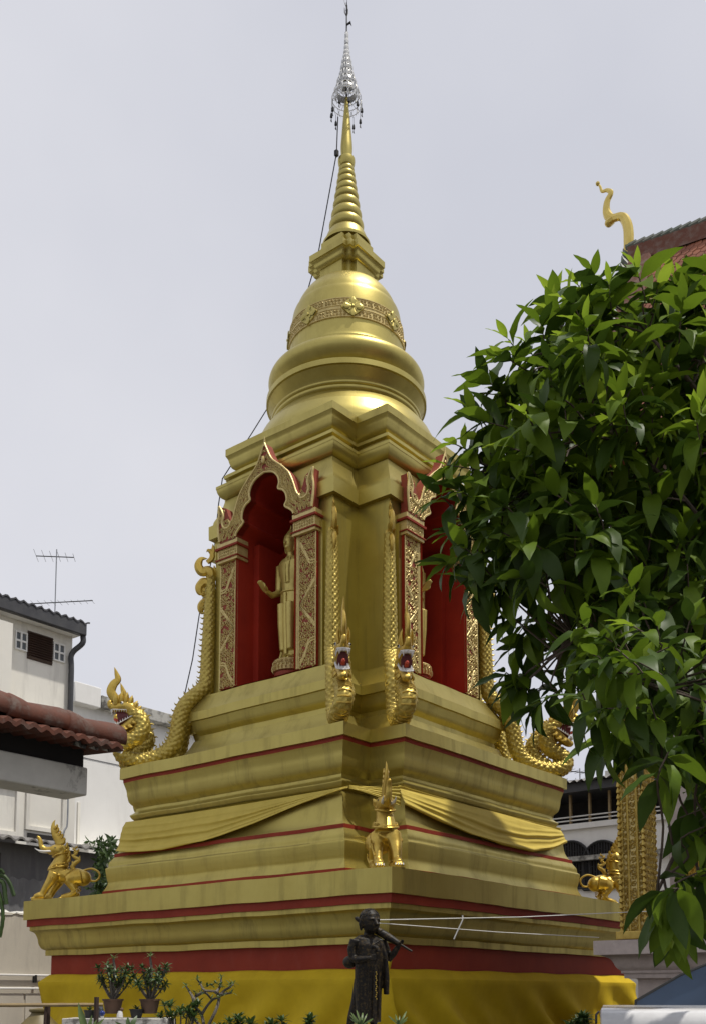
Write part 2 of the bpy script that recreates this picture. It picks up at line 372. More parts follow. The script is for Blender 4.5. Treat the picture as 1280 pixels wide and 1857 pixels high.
for row in (14.862, 14.93, 15.105, 15.17):
    for k in range(104):
        a = 2*PI*(k+.5*(row > 15))/104+rnd.uniform(-.01, .01); r = bell_r(row)+.014
        er = np.array((math.cos(a), math.sin(a), 0)); et = np.array((-math.sin(a), math.cos(a), 0))
        spiral(mb, er*r+np.array((0, 0, row)), et, (0, 0, 1), er, .034, rnd.uniform(0, 6), 1 if k % 2 else -1, n=7)
mb.build('band_scrollwork', GOLDC, bell, kind='stuff')
def medallion():
    mb = MB(); n = 16                                     # local: x outward, y sideways, z up
    dia = []
    for k in range(32):
        a = 2*PI*k/32; d = 1/(abs(math.cos(a))**1.15+abs(math.sin(a))**1.15)**(1/1.15)
        dia.append((.262*d*math.cos(a), .235*d*math.sin(a)))
    mb.prism(dia, lambda p: (-.03-.35*p[0]**2, p[0], p[1]), lambda p: (.035-.35*p[0]**2, p[0]*.96, p[1]*.96))
    for k in range(4):
        a = k*PI/2
        for da, L in ((0, .17),):
            c, s = math.cos(a), math.sin(a)
            path = [(.045, c*t*.22, s*t*.22) for t in (.15, .4, .7, 1.0)]
            mb.tube(path, [.02, .05, .075, .025], 6, flat=.35, ref=(1, 0, 0))
        a += PI/4; c, s = math.cos(a), math.sin(a)
        mb.tube([(.04, c*t, s*t) for t in (.03, .08, .125)], [.015, .03, .008], 6, flat=.5, ref=(1, 0, 0))
    mb.ball((.055, 0, 0), .038, 8)
    return mb.mesh('flower_medallion', GOLDUP, 30)
mm = medallion()
for k in range(8):
    o = link('flower_medallion', mm, bell); a = PI/4+k*PI/4; r = bell_r(15.02)+.02
    o.location = (r*math.cos(a), r*math.sin(a), 15.02); o.rotation_euler = (0, -.055, a); o.scale = (.6, .88, .92)
# square box above the bell, spire, umbrella
def multi(prof, c):
    """two small corner steps"""
    mb = MB(); ring = []
    for wd, z in prof:
        base = [(-wd, -(wd-2*c)), (-(wd-c), -(wd-2*c)), (-(wd-c), -(wd-c)), (-(wd-2*c), -(wd-c)), (-(wd-2*c), -wd)]; row = []
        for q in range(4):
            for x, y in base:
                for _ in range(q): x, y = -y, x
                row.append((x, y, z))
        row.append(row[0]); ring.append(row)
    return mb.grid(ring)
hb = multi([(.50, 16.05), (.50, 16.50)], .105).build('harmika', GOLDUP, stupa)
multi([(.50, 16.50), (.53, 16.51)]+smooth_prof([(.535, 16.515), (.575, 16.55), (.595, 16.62), (.635, 16.66)], 3)+[(.66, 16.665), (.66, 16.80), (.58, 16.84), (.50, 16.85)], .105).build('harmika_cornice', GOLDUP, hb)
multi([(.50, 16.85), (.485, 16.86), (.485, 17.10), (.3, 17.11)], .105).build('harmika_cap', GOLDUP, hb)
MB().lathe([(.40, 17.10), (.40, 17.16)]+[(.50, 17.16), (.505, 17.20), (.475, 17.205), (.475, 17.25), (.455, 17.255)]+smooth_prof([(.455, 17.26), (.43, 17.34), (.385, 17.45), (.31, 17.53)], 4), 48).build('spire_base_ring', GOLDUP, stupa)
RG = [(.365, 17.63), (.322, 17.87), (.285, 18.10), (.257, 18.30), (.228, 18.47), (.207, 18.635), (.186, 18.79), (.165, 18.92)]
for i, (r, z) in enumerate(RG):
    h = ((RG[i+1][1]-z) if i+1 < len(RG) else .13)*.56
    zz = [z-h*.95+2*h*.95*k/10 for k in range(11)]
    MB().lathe([(r*(.70+.3*math.sqrt(max(0, 1-((q-z)/h)**2))), q) for q in zz], 40).build('spire_ring', GOLDUP, stupa)
MB().lathe([(.12, 18.98), (.15, 19.0), (.172, 19.05), (.180, 19.12), (.176, 19.17), (.12, 19.185)], 32).build('spire_collar', GOLDUP, stupa)
MB().lathe(smooth_prof([(.105, 19.18), (.122, 19.35), (.122, 19.5), (.098, 19.8), (.07, 20.15), (.045, 20.4), (.028, 20.6)], 5), 24).build('spire_vase', GOLDUP, stupa)
fin = MB().tube([(0, 0, 20.5), (0, 0, 21.5), (0, 0, 22.82)], [.022, .018, .012], 8).build('finial_rod', IRON, stupa)
mb = MB()
for a in (0, 2.1, 4.2): mb.tube([(0, 0, 22.5), (.04*math.cos(a), .04*math.sin(a), 22.6), (.05*math.cos(a), .05*math.sin(a), 22.72), (.01*math.cos(a), .01*math.sin(a), 22.62)], [.012, .012, .004, .004], 5)
for a in (.6, 2.4, 4.0): mb.tube([(0, 0, 22.72), (.03*math.cos(a), .03*math.sin(a), 22.78), (.06*math.cos(a), .06*math.sin(a), 22.88)], [.01, .007, .002], 5)
mb.tube([(.0, 0, 22.3), (.05, -.06, 22.36), (.07, -.08, 22.28)], [.02, .03, .004], 6)
mb.build('finial_flower', IRON, fin)
TI = [(.31, 20.44, .17), (.265, 20.66, .16), (.206, 20.88, .15), (.155, 21.05, .15), (.126, 21.22, .14), (.102, 21.37, .12), (.074, 21.5, .1), (.058, 21.61, .1), (.047, 21.72, .12), (.04, 21.86, .14), (.034, 22.0, .14)]
for i, (r, z, h) in enumerate(TI):
    t = MB(); n = 28; rt = r*.9 if i else r
    for zz, q in ((z, r), (z+h*.8, rt)):
        t.tube([(q*math.cos(a), q*math.sin(a), zz) for a in np.linspace(0, 2*PI, n+1)], .007, 5, caps=False, ref=(0, 0, 1))
    for k in range(n):
        a = 2*PI*k/n; b = a+.1*(1 if k % 2 else -1)
        if i == 0 and False: continue
        t.tube([(r*math.cos(a), r*math.sin(a), z-(.05 if i < 2 else .02)), (r*1.01*math.cos(b), r*1.01*math.sin(b), z+h*.4), (rt*math.cos(a), rt*math.sin(a), z+h*.8)], [.004, .014 if i else .008, .004], 4)
    for k in range(6):
        a = 2*PI*k/6; t.tube([(0, 0, z+h*.85), (rt*math.cos(a), rt*math.sin(a), z+h*.8)], .005, 4)
    if i: t.lathe([(r*.80, z-.01), (r*.86, z+h*.3), (r*.72, z+h*.85)], 20, caps=False)
    t.build('umbrella_tier', SILV, fin)
mb = MB()
for k in range(10):
    a = 2*PI*k/10+.2; x, y = .325*math.cos(a), .325*math.sin(a); d = rnd.uniform(0, .1)
    mb.tube([(x, y, 20.42), (x, y, 20.33-d)], .006, 4)
    mb.tube([(x, y, 20.33-d), (x, y, 20.30-d), (x, y, 20.23-d)], [.012, .024, .03], 6)
    mb.tube([(x, y, 20.23-d), (x, y, 20.17-d), (x, y, 20.13-d)], [.004, .016, .03], 4, flat=.3)
mb.build('wind_bell', IRON, fin, kind='stuff')

# ------------------------------------------------------------------ niches (built on the -X face, repeated on the others)
INN = [(NH, 9.9), (NH, 10.22), (.66, 10.33), (.53, 10.43), (.575, 10.52), (.55, 10.66), (.47, 10.76), (.36, 10.82), (.385, 10.93), (.34, 11.07), (.21, 11.19), (0, 11.25)]
OUT = [(1.16, 10.20), (1.17, 10.27), (1.10, 10.42), (.98, 10.52), (.86, 10.54), (.80, 10.62), (.74, 10.78), (.68, 10.92), (.60, 11.06), (.40, 11.26), (.18, 11.46), (0, 11.82)]
inn = [tuple(p) for p in cat_rom(INN, 4)]; out_ = [tuple(p) for p in cat_rom(OUT, 4)]
XF = -2.40
def niche():
    root = MB()
    full = inn+[(-a, b) for a, b in inn[::-1][1:]]
    prof = [(NH, 7.345)]+full+[(-NH, 7.345)]
    root.grid([[(XF+.02, y, z) for y, z in prof], [(-1.15, y, z) for y, z in prof]])          # jambs and lobed vault
    root.add([(-1.15, -1, 7.3), (-1.15, 1, 7.3), (-1.15, 1, 11.5), (-1.15, -1, 11.5)], [(0, 1, 2, 3)])
    root.add([(XF+.1, -NH, 7.343), (XF+.1, NH, 7.343), (-1.15, NH, 7.343), (-1.15, -NH, 7.343)], [(0, 1, 2, 3)])
    for s in (-1, 1):                                                                        # inner step of the jamb
        root.box(-1.9, -1.15, s*NH-(.14 if s > 0 else 0), s*NH+(.14 if s < 0 else 0), 7.344, 10.2)
    n_o = root.build('niche_recess', REDN, stupa, fix=False)
    af = MB()
    for s in (-1, 1):
        A = [(s*a, b) for a, b in inn]; B = [(s*a, b) for a, b in out_]
        A = [(s*NH, 10.18)]+A[5:]; B = [(s*1.16, 10.18)]+B[5:]
        m = min(len(A), len(B)); A, B = A[:m], B[:m]
        A[-1] = (0, 11.25); B[-1] = (0, 11.82)
        rows = [[(XF+.16, y, z) for y, z in A], [(XF, y, z) for y, z in A], [(XF, y, z) for y, z in B], [(XF+.20, y, z) for y, z in B]]
        af.grid(rows)
    af_o = af.build('arch_frame', PINK, n_o, smooth=30)
    rim = MB()
    for s in (-1, 1):
        rim.tube([(XF-.012, s*a, b) for a, b in inn[4:]], .022, 6, ref=(1, 0, 0))
        rim.tube([(XF-.012, s*a, b) for a, b in out_[16:]], .017, 6, ref=(1, 0, 0))
        ear = cat_rom([(.86, 10.54), (.92, 10.46), (1.04, 10.47), (1.10, 10.58), (1.07, 10.72), (1.13, 10.86), (1.20, 10.94), (1.185, 10.80), (1.21, 10.62), (1.20, 10.42), (1.17, 10.22)], 4)
        rim.tube([(XF-.01, s*a, b) for a, b in ear], .024, 6, ref=(1, 0, 0))
    rim.ball((XF-.03, 0, 11.48), .05, 8, (1, .7, 1.6))
    rim.tube([(XF, 0, 11.75), (XF-.01, 0, 11.95)], [.03, .004], 6)
    rim.build('arch_rim', GOLDC, n_o)
    for s in (-1, 1):
        ears = MB()
        poly = [(.86, 10.3), (.86, 10.54), (.95, 10.70), (1.0, 10.85), (1.10, 10.90), (1.20, 10.94), (1.185, 10.80), (1.21, 10.62), (1.20, 10.42), (1.17, 10.20)]
        poly = [(s*a, b) for a, b in poly]
        ears.prism(poly, lambda p: (XF+.002, p[0], p[1]), lambda p: (XF+.16, p[0], p[1]))
        ears.build('arch_ear', PINK, n_o)
    sw = MB(); r2 = random.Random(3)
    for s in (-1, 1):
        for i in range(4, 44, 1):
            for t in np.linspace(.14, .86, 4):
                a = inn[min(i, len(inn)-1)]; b = out_[min(i, len(out_)-1)]
                y = a[0]*(1-t)+b[0]*t; z = a[1]*(1-t)+b[1]*t
                spiral(sw, (XF-.004, s*(y+r2.uniform(-.01, .01)), z), (0, 1, 0), (0, 0, 1), (-1, 0, 0), r2.uniform(.036, .050), r2.uniform(0, 6), r2.choice((-1, 1)), n=7)
        for k in range(46):
            z = r2.uniform(10.25, 10.82); y = r2.uniform(.93, 1.17) if z < 10.6 else r2.uniform(1.05, 1.17)
            spiral(sw, (XF-.004, s*y, z), (0, 1, 0), (0, 0, 1), (-1, 0, 0), .034, r2.uniform(0, 6), r2.choice((-1, 1)), n=7)
    sw.build('arch_scrollwork', GOLDC, n_o, kind='stuff')
    for s in (-1, 1):
        xp = -2.32; y0, y1 = .735, 1.21
        p = MB().box(xp, -2.0, min(s*y0, s*y1), max(s*y0, s*y1), 7.34, 9.80)
        p_o = p.build('niche_pilaster', REDN, stupa); MB().box(xp-.004, xp-.0005, min(s*y0, s*y1), max(s*y0, s*y1), 7.342, 9.798).build('pilaster_panel', PINK, p_o)
        cp = MB()
        for za, zb, e in ((9.80, 9.85, .03), (9.87, 10.06, .02), (10.10, 10.20, .03)):
            cp.box(xp-.05-e, -2.1, min(s*(y0-.005-e), s*(y1+e)), max(s*(y0-.005-e), s*(y1+e)), za, zb)
        cp_o = cp.build('pilaster_capital', GOLDC, p_o)
        cr = MB()
        for za, zb, e in ((9.85, 9.87, .055), (10.06, 10.10, .06)):
            cr.box(xp-.05-e, -2.1, min(s*(y0-.007-e), s*(y1+e)), max(s*(y0-.007-e), s*(y1+e)), za, zb)
        cr.build('capital_red_fillet', RED, p_o)
        st = MB(); q = .05
        def strip(pts, wd=.022): st.tube([(xp-.012, s*a, b) for a, b in pts], wd, 6, flat=.6, ref=(1, 0, 0))
        strip([(y0+.03, 7.35), (y0+.03, 9.79)], .026); strip([(y0+.075, 7.35), (y0+.075, 9.79)], .012)
        for d in (0, .05):
            strip([(y1-.02, 8.05+d), (y0+.1, 8.50), (y1-.02, 8.95-d)], .02)
            strip([tuple(v) for v in cat_rom([(y1-.02, 9.22+d), (y1-.16, 9.25+d), (y1-.25, 9.42+d), (y0+.11, 9.62+d)], 4)], .018)
            strip([tuple(v) for v in cat_rom([(y1-.02, 7.86-d), (y1-.16, 7.82-d), (y1-.25, 7.62-d), (y0+.11, 7.45-d)], 4)], .018)
        strip([(y1-.01, 7.35), (y1-.01, 9.79)], .014)
        st.build('pilaster_strap', GOLDC, p_o)
        sw = MB()
        for i in range(33):
            for j in range(5):
                y = y0+.12+j*.076+r2.uniform(-.010, .010); z = 7.39+i*.0735+r2.uniform(-.012, .012)
                if r2.random() < .08: continue
                spiral(sw, (xp-.006, s*y, z), (0, 1, 0), (0, 0, 1), (-1, 0, 0), r2.uniform(.044, .058), r2.uniform(0, 6), r2.choice((-1, 1)), n=7)
        for z in np.arange(9.885, 10.06, .055):
            for y in np.arange(y0+.02, y1, .06):
                spiral(sw, (xp-.072, s*y, z), (0, 1, 0), (0, 0, 1), (-1, 0, 0), .03, r2.uniform(0, 6), 1, n=6)
        sw.build('pilaster_scrollwork', GOLDC, p_o, kind='stuff')
        rel = MB().box(-2.26, -2.0, min(s*1.21, s*1.30), max(s*1.21, s*1.30), 7.34, 10.0); rel.build('pilaster_edge', GOLD, p_o)
    return n_o
_before = set(stupa.children); niche(); _new = [o for o in stupa.children if o not in _before]
for q in (1, 2, 3):
    for o in _new:
        c = copy_tree(o, stupa); c.rotation_euler = (0, 0, q*PI/2)

# ------------------------------------------------------------------ nagas (local: x outward along the corner, z up from the slab)
def make_naga():
    root = thing('naga', 'x', 'naga')
    P = [(.09, 3.85), (.10, 3.2), (.12, 2.5), (.14, 1.85), (.18, 1.64), (.33, 1.48), (.50, 1.31), (.60, 1.12), (.65, .91), (.68, .71), (.74, .50),
         (.88, .33), (1.09, .21), (1.32, .155), (1.54, .17), (1.70, .26), (1.71, .40), (1.58, .51), (1.43, .60), (1.34, .74), (1.35, .90), (1.44, 1.03), (1.56, 1.10)]
    yo = [-.02]*13+[-.03, -.03, .0, .035, .05, .05, .04, .03, .01, 0]
    R = [.085, .105, .12, .13, .135, .14, .145, .15, .15, .15, .15, .15, .15, .15, .15, .15, .15, .15, .15, .15, .145, .14, .12]
    path = cat_rom([(a, y, b) for (a, b), y in zip(P, yo)], 14); rr = [float(v[0]) for v in cat_rom([(r,) for r in R], 14)]
    # equal steps
    path = np.array(path); rr = np.array(rr); dl = np.r_[0, np.cumsum(np.linalg.norm(np.diff(path, axis=0), axis=1))]
    m = int(dl[-1]/.0135); q = np.linspace(0, dl[-1], m); path = np.stack([np.interp(q, dl, path[:, k]) for k in range(3)], 1); rr = np.interp(q, dl, rr)
    NS = 48
    def scale(i, k):
        u = i/9.0; v = k/NS*8
        return 1+.15*abs(math.sin(PI*(u+v))*math.sin(PI*(u-v)))**.7-.05
    b = MB().tube(path, rr, NS, ref=(0, 1, 0), fn=scale).build('body', GOLDN, root, smooth=50)
    sp = MB(); T = np.gradient(path, axis=0); T /= np.linalg.norm(T, axis=1, keepdims=True)
    for i in range(8, m-8, 8):
        t = T[i]; n = -np.cross((0, 1, 0), t); o = path[i]+n*rr[i]*.97
        sp.tube([o-t*.02, o+n*.035-t*.01, o+n*.075-t*.035], [.024, .015, .002], 4, flat=.5)
    sp.build('dorsal_spikes', GOLDN, root, kind='stuff')
    bel = MB()                                                   # belly plates on the chest
    for i in range(int(m*.775), int(m*.955), 4):
        t = T[i]; n = np.cross((0, 1, 0), t); r = rr[i]
        arc = [path[i]+n*math.cos(a)*r*1.03+np.array((0, 1, 0))*math.sin(a)*r*1.03 for a in np.linspace(-.75, .75, 7)]
        bel.tube(arc, .021, 5, ref=t)
    bel.build('belly_plate', GOLDB, root, kind='stuff')
    # tail curls
    tl = MB()
    def fl(pts, r0, r1=.004, flat=.55, n=6, mbx=tl):
        pp = cat_rom(pts, 6); k = len(pp); rad = [max(r1, r0*math.sin(PI*min(1, .30+.70*j/(k-1)))**.8) for j in range(k)]
        mbx.tube(pp, rad, n, flat=flat)
    fl([(.09, 0, 3.78), (.12, 0, 3.95), (.26, 0, 3.93), (.33, 0, 4.05), (.28, 0, 4.18), (.16, 0, 4.20)], .10)
    fl([(.12, 0, 3.70), (.22, 0, 3.72), (.31, 0, 3.62), (.30, 0, 3.50), (.22, 0, 3.47)], .085)
    fl([(.16, 0, 4.12), (.08, 0, 4.20), (.07, 0, 4.30), (.14, 0, 4.37), (.18, 0, 4.33)], .055)
    fl([(.08, 0, 4.22), (.05, 0, 4.38), (.06, 0, 4.50)], .045)
    for k in range(7):
        a = -.9+.3*k; tl.tube([(.09, .06*math.sin(a*2), 3.80), (.10+.03*k*.5, .1*math.sin(a), 3.92)], [.04, .005], 5)
    tl.build('tail_flourish', GOLDB, root)
    # head
    hd = MB()
    hd.tube(cat_rom([(1.47, 0, 1.03), (1.56, 0, 1.14), (1.66, 0, 1.19), (1.80, 0, 1.17), (1.93, 0, 1.16)], 5), [float(v[0]) for v in cat_rom([(.13,), (.14,), (.13,), (.105,), (.06,)], 5)], 12, flat=.95)
    hd.tube(cat_rom([(1.90, 0, 1.18), (1.96, 0, 1.22), (1.95, 0, 1.30), (1.90, 0, 1.31)], 4), [.06]*4+[.05]*4+[.03]*4+[.01], 8)
    hd.tube(cat_rom([(1.46, 0, .98), (1.56, 0, .88), (1.68, 0, .78), (1.80, 0, .71), (1.87, 0, .73)], 5), [float(v[0]) for v in cat_rom([(.10,), (.10,), (.09,), (.075,), (.045,)], 5)], 12, flat=1.05)
    h_o = fused(hd, 'head', GOLDB, root, .014, 3)
    mo = MB()
    mo.tube([(1.50, 0, 1.0), (1.60, 0, 1.0), (1.70, 0, .97), (1.80, 0, .945)], [.10, .12, .145, .15], 14, flat=.62)
    mo.build('mouth', MOUTH, h_o)
    tg = MB(); tg.tube(cat_rom([(1.66, 0, .90), (1.76, 0, .90), (1.84, 0, .93), (1.87, 0, .96)], 4), [.035]*6+[.03]*4+[.022]*2+[.01], 8, flat=1.1, ref=(0, 1, 0)); tg.build('tongue', TONGUE, h_o)
    te = MB()
    def jaw(x, sg): return 1.10 if sg < 0 else .80+(1.86-x)*.62
    for sg, x0 in ((-1, 1.93), (1, 1.86)):
        for k in range(9):
            a = (k-4)/4; y = .088*a; x = x0-.03*a*a; L = .045 if k not in (1, 7) else .085; z = jaw(x, sg)
            te.tube([(x, y, z-sg*.015), (x, y, z+sg*L*.5), (x-.005, y, z+sg*L)], [.0105, .009, .002], 5)
        for k in range(6):
            for s in (-1, 1):
                x = x0-.07-k*.045; z = jaw(x, sg); te.tube([(x, s*.10, z-sg*.015), (x, s*.098, z+sg*.04)], [.011, .002], 5)
        lip = [(x0-.34+.05*j, -.104) for j in range(7)]+[(x0-.02, -.08), (x0+.005, 0), (x0-.02, .08)]+[(x0-.04-.05*j, .104) for j in range(7)]
        te.tube([(x, y, jaw(x, sg)-sg*.01) for x, y in lip], .010, 5, ref=(0, 0, 1))
    te.build('teeth', WHITEP, h_o)
    cr = MB()
    fl([(1.74, 0, 1.20), (1.84, 0, 1.32), (1.94, 0, 1.47), (1.90, 0, 1.62), (1.82, 0, 1.72), (1.85, 0, 1.84), (1.89, 0, 1.96)], .088, .004, .5, 10, cr)
    for x, z, h, l in ((1.84, 1.28, .20, .02), (1.74, 1.27, .22, -.02), (1.66, 1.26, .20, -.04), (1.58, 1.22, .18, -.05), (1.50, 1.15, .15, -.07), (1.44, 1.08, .12, -.08)):
        for s in (-1, 1):
            fl([(x, s*.07, z-.07), (x+l*.2, s*.09, z+h*.35), (x+l, s*.075, z+h)], .05, .003, .6, 6, cr)
    for x, z in ((1.50, 1.0), (1.52, .88), (1.60, .80), (1.70, .76)):
        for s in (-1, 1): fl([(x, s*.09, z+.03), (x-.04, s*.13, z-.02), (x-.11, s*.12, z-.02)], .04, .003, .6, 6, cr)
    cr.build('crest', GOLDB, h_o)
    for s in (-1, 1):
        MB().ball((1.72, s*.105, 1.235), .030, 10).build('eye', WHITEP, h_o); MB().ball((1.735, s*.125, 1.238), .017, 8).build('pupil', RUBB, h_o)
    return root
naga = make_naga()
NP = [(-2.2, -1.49, 225, 'golden naga facing the viewer, left of the two at the front corner'),
      (-1.49, -2.2, 225, 'golden naga facing the viewer, right of the two at the front corner'),
      (-2.2, 1.49, 135, 'golden naga in profile on the left corner, head beside the white parapet'),
      (-1.49, 2.2, 135, 'golden naga mostly hidden behind the profile naga of the left corner'),
      (1.49, -2.2, 315, 'golden naga on the right corner, looped body below the tree leaves'),
      (2.2, -1.49, 315, 'golden naga half hidden behind the other naga of the right corner')]
for i, (x, y, a, lb) in enumerate(NP):
    o = naga if i == 0 else copy_tree(naga)
    o.location = (x, y, 5.852); o.rotation_euler = (0, 0, math.radians(a)); tag(o, lb, 'naga', 'nagas guarding the stupa corners')

# ------------------------------------------------------------------ standing buddhas (local: x forward, y to the statue's left)
def make_buddha():
    root = thing('buddha_statue', 'x', 'statue')
    pd = MB().lathe([(.30, 0), (.31, .02), (.30, .22), (.27, .24)], 32); pd.build('pedestal', PINK, root)
    rim = MB().lathe([(.27, .24), (.32, .25), (.325, .33), (.30, .35), (.31, .36), (.325, .44), (.31, .46), (.1, .47)], 32); r_o = rim.build('lotus_rim', GOLDC, root)
    sw = MB()
    for k in range(26):
        a = 2*PI*k/26; e = (math.cos(a), math.sin(a), 0); t = (-math.sin(a), math.cos(a), 0)
        spiral(sw, (.326*e[0], .326*e[1], .40), t, (0, 0, 1), e, .035, k, 1 if k % 2 else -1, n=7)
        sw.tube([(.322*e[0], .322*e[1], .35), (.335*e[0], .335*e[1], .30), (.325*e[0], .325*e[1], .255)], [.03, .028, .006], 5, flat=.5, ref=t)
    sw.build('lotus_carving', GOLDC, root, kind='stuff')
    b = MB(); z0 = .47
    def ell(secs, n=20):   # (z, x, y, rx, ry)
        rows = []
        for z, x, y, rx, ry in secs: rows.append([(x+rx*math.cos(2*PI*k/n), y+ry*math.sin(2*PI*k/n), z+z0) for k in range(n)])
        b.add([p for r in rows for p in r], [(i*n+k, i*n+(k+1) % n, (i+1)*n+(k+1) % n, (i+1)*n+k) for i in range(len(rows)-1) for k in range(n)]+[tuple(range(n))[::-1], tuple((len(rows)-1)*n+k for k in range(n))])
    ell([(.10, 0, 0, .11, .19), (.5, 0, 0, .11, .175), (.9, 0, 0, .135, .195), (1.15, .01, 0, .15, .22), (1.30, .01, 0, .145, .215), (1.42, .01, 0, .13, .175), (1.55, .01, 0, .135, .195),
         (1.75, .015, 0, .15, .25), (1.92, .01, 0, .14, .29), (2.0, 0, 0, .11, .24), (2.05, 0, 0, .07, .12)])
    b.tube([(0, 0, z0+2.0), (.01, 0, z0+2.18)], [.075, .07], 14)
    ell([(2.12, .03, 0, .05, .05), (2.17, .035, 0, .09, .085), (2.25, .03, 0, .125, .11), (2.35, .02, 0, .14, .122), (2.44, .005, 0, .13, .115), (2.50, 0, 0, .09, .085), (2.54, 0, 0, .065, .06), (2.60, 0, 0, .03, .03)])
    b.tube([(.15, 0, z0+2.33), (.185, 0, z0+2.26), (.15, 0, z0+2.24)], [.015, .026, .012], 8)   # nose
    b.tube([(.135, -.04, z0+2.20), (.15, 0, z0+2.197), (.135, .04, z0+2.20)], [.012, .018, .012], 6)
    for s in (-1, 1):
        b.tube([(.01, s*.125, z0+2.37), (0, s*.135, z0+2.25), (0, s*.12, z0+2.14)], [.02, .028, .02], 8)
        b.tube([(.115, s*.085, z0+2.345), (.145, s*.05, z0+2.36), (.15, s*.02, z0+2.34)], [.008, .01, .008], 6)  # brows
        b.tube([(.06, s*.09, z0), (.05, s*.09, z0+.12)], [.065, .055], 10)
        b.tube([(-.03, s*.09, z0+.035), (.10, s*.09, z0+.035), (.19, s*.095, z0+.025)], [.05, .055, .03], 10, flat=.9)
        b.tube([(.10, s*.09, z0+.2), (.125, s*.10, z0+.7), (.13, s*.105, z0+1.1)], [.07, .085, .09], 12)
    b.tube([(0, .27, z0+1.93), (-.03, .30, z0+1.6), (-.02, .29, z0+1.3), (.02, .27, z0+1.02), (.03, .26, z0+.86)], [.085, .075, .065, .05, .04], 12)
    b.tube([(0, -.27, z0+1.93), (-.02, -.31, z0+1.65), (-.01, -.31, z0+1.42)], [.085, .075, .068], 12)
    b.tube([(-.01, -.31, z0+1.42), (.2, -.29, z0+1.30), (.40, -.26, z0+1.32)], [.068, .058, .042], 12)
    for k, (dy, L) in enumerate(((-.05, .17), (-.018, .20), (.014, .19), (.045, .16))):   # raised right hand
        b.tube([(.40, -.26+dy*.8, z0+1.33), (.49, -.26+dy, z0+1.40), (.56+L*.15, -.26+dy, z0+1.40+L*.35)], [.030, .026, .012], 8)
    b.tube([(.42, -.22, z0+1.33), (.50, -.19, z0+1.36), (.52, -.185, z0+1.42)], [.028, .022, .012], 8)
    for k, (dx, L) in enumerate(((-.04, .13), (-.012, .16), (.016, .155), (.042, .13))):
        b.tube([(.03+dx*.8, .26, z0+.87), (.035+dx, .265, z0+.78), (.04+dx, .262, z0+.78-L*.6)], [.028, .022, .011], 8)
    b.tube([(.07, .25, z0+.86), (.10, .245, z0+.79), (.10, .245, z0+.74)], [.024, .02, .011], 8)
    b.tube([(-.06, -.2, z0+.9), (-.07, -.24, z0+.5), (-.05, -.27, z0+.2), (.0, -.30, z0+.08)], [.02, .03, .04, .015], 10)     # robe edge
    fused(b, 'body', GOLDN2, root, .016, 2)
    rb = MB()
    rb.tube([(.12, .10, z0+2.02), (.17, .09, z0+1.8), (.158, .08, z0+1.5)], .012, 6)
    rb.tube([(.11, .0, z0+2.02), (.172, .0, z0+1.8), (.158, .0, z0+1.5)], .010, 6); rb.tube([(.16, 0, z0+1.5), (.16, .08, z0+1.5)], .010, 6)
    rb.tube([(.155*math.cos(a), .215*math.sin(a), z0+1.34) for a in np.linspace(-1.6, 1.6, 13)], .022, 6)
    rb.tube([(.165, 0, z0+1.30), (.155, .0, z0+.6), (.135, 0, z0+.12)], [.03, .035, .03], 6, flat=1.5)
    rb.tube([(.115*math.cos(a), .195*math.sin(a), z0+.11) for a in np.linspace(-PI, PI, 25)], .014, 6)
    rb.build('robe_folds', GOLDN2, root)
    hr = MB(); r2 = random.Random(5)
    for k in range(110):
        a = r2.uniform(.5, 2*PI-.5); t = r2.uniform(0, 1.35)
        hr.ball((.01+.135*math.cos(t)*math.cos(a)-.01, .118*math.cos(t)*math.sin(a), z0+2.37+.13*math.sin(t)), .016, 6)
    hr.tube([(0, 0, z0+2.56), (0, 0, z0+2.68)], [.03, .006], 8)
    hr.build('hair_curls', GOLDN2, root, kind='stuff')
    return root
GOLDN2 = mat('aged_gold', (.62, .51, .15), (.52, .41, .11), rough=.38, metal=.45, nscale=6, bump=.06, bscale=15)
bud = make_buddha()
bud.location = (-1.66, 0, 7.345); bud.rotation_euler = (0, 0, PI); tag(bud, 'golden standing Buddha in the left niche, right hand held out', 'statue', 'buddhas in the niches')
b2 = copy_tree(bud); b2.location = (0, -1.66, 7.345); b2.rotation_euler = (0, 0, -PI/2); tag(b2, 'golden standing Buddha in the right niche, half hidden by pilaster and leaves', 'statue', 'buddhas in the niches')

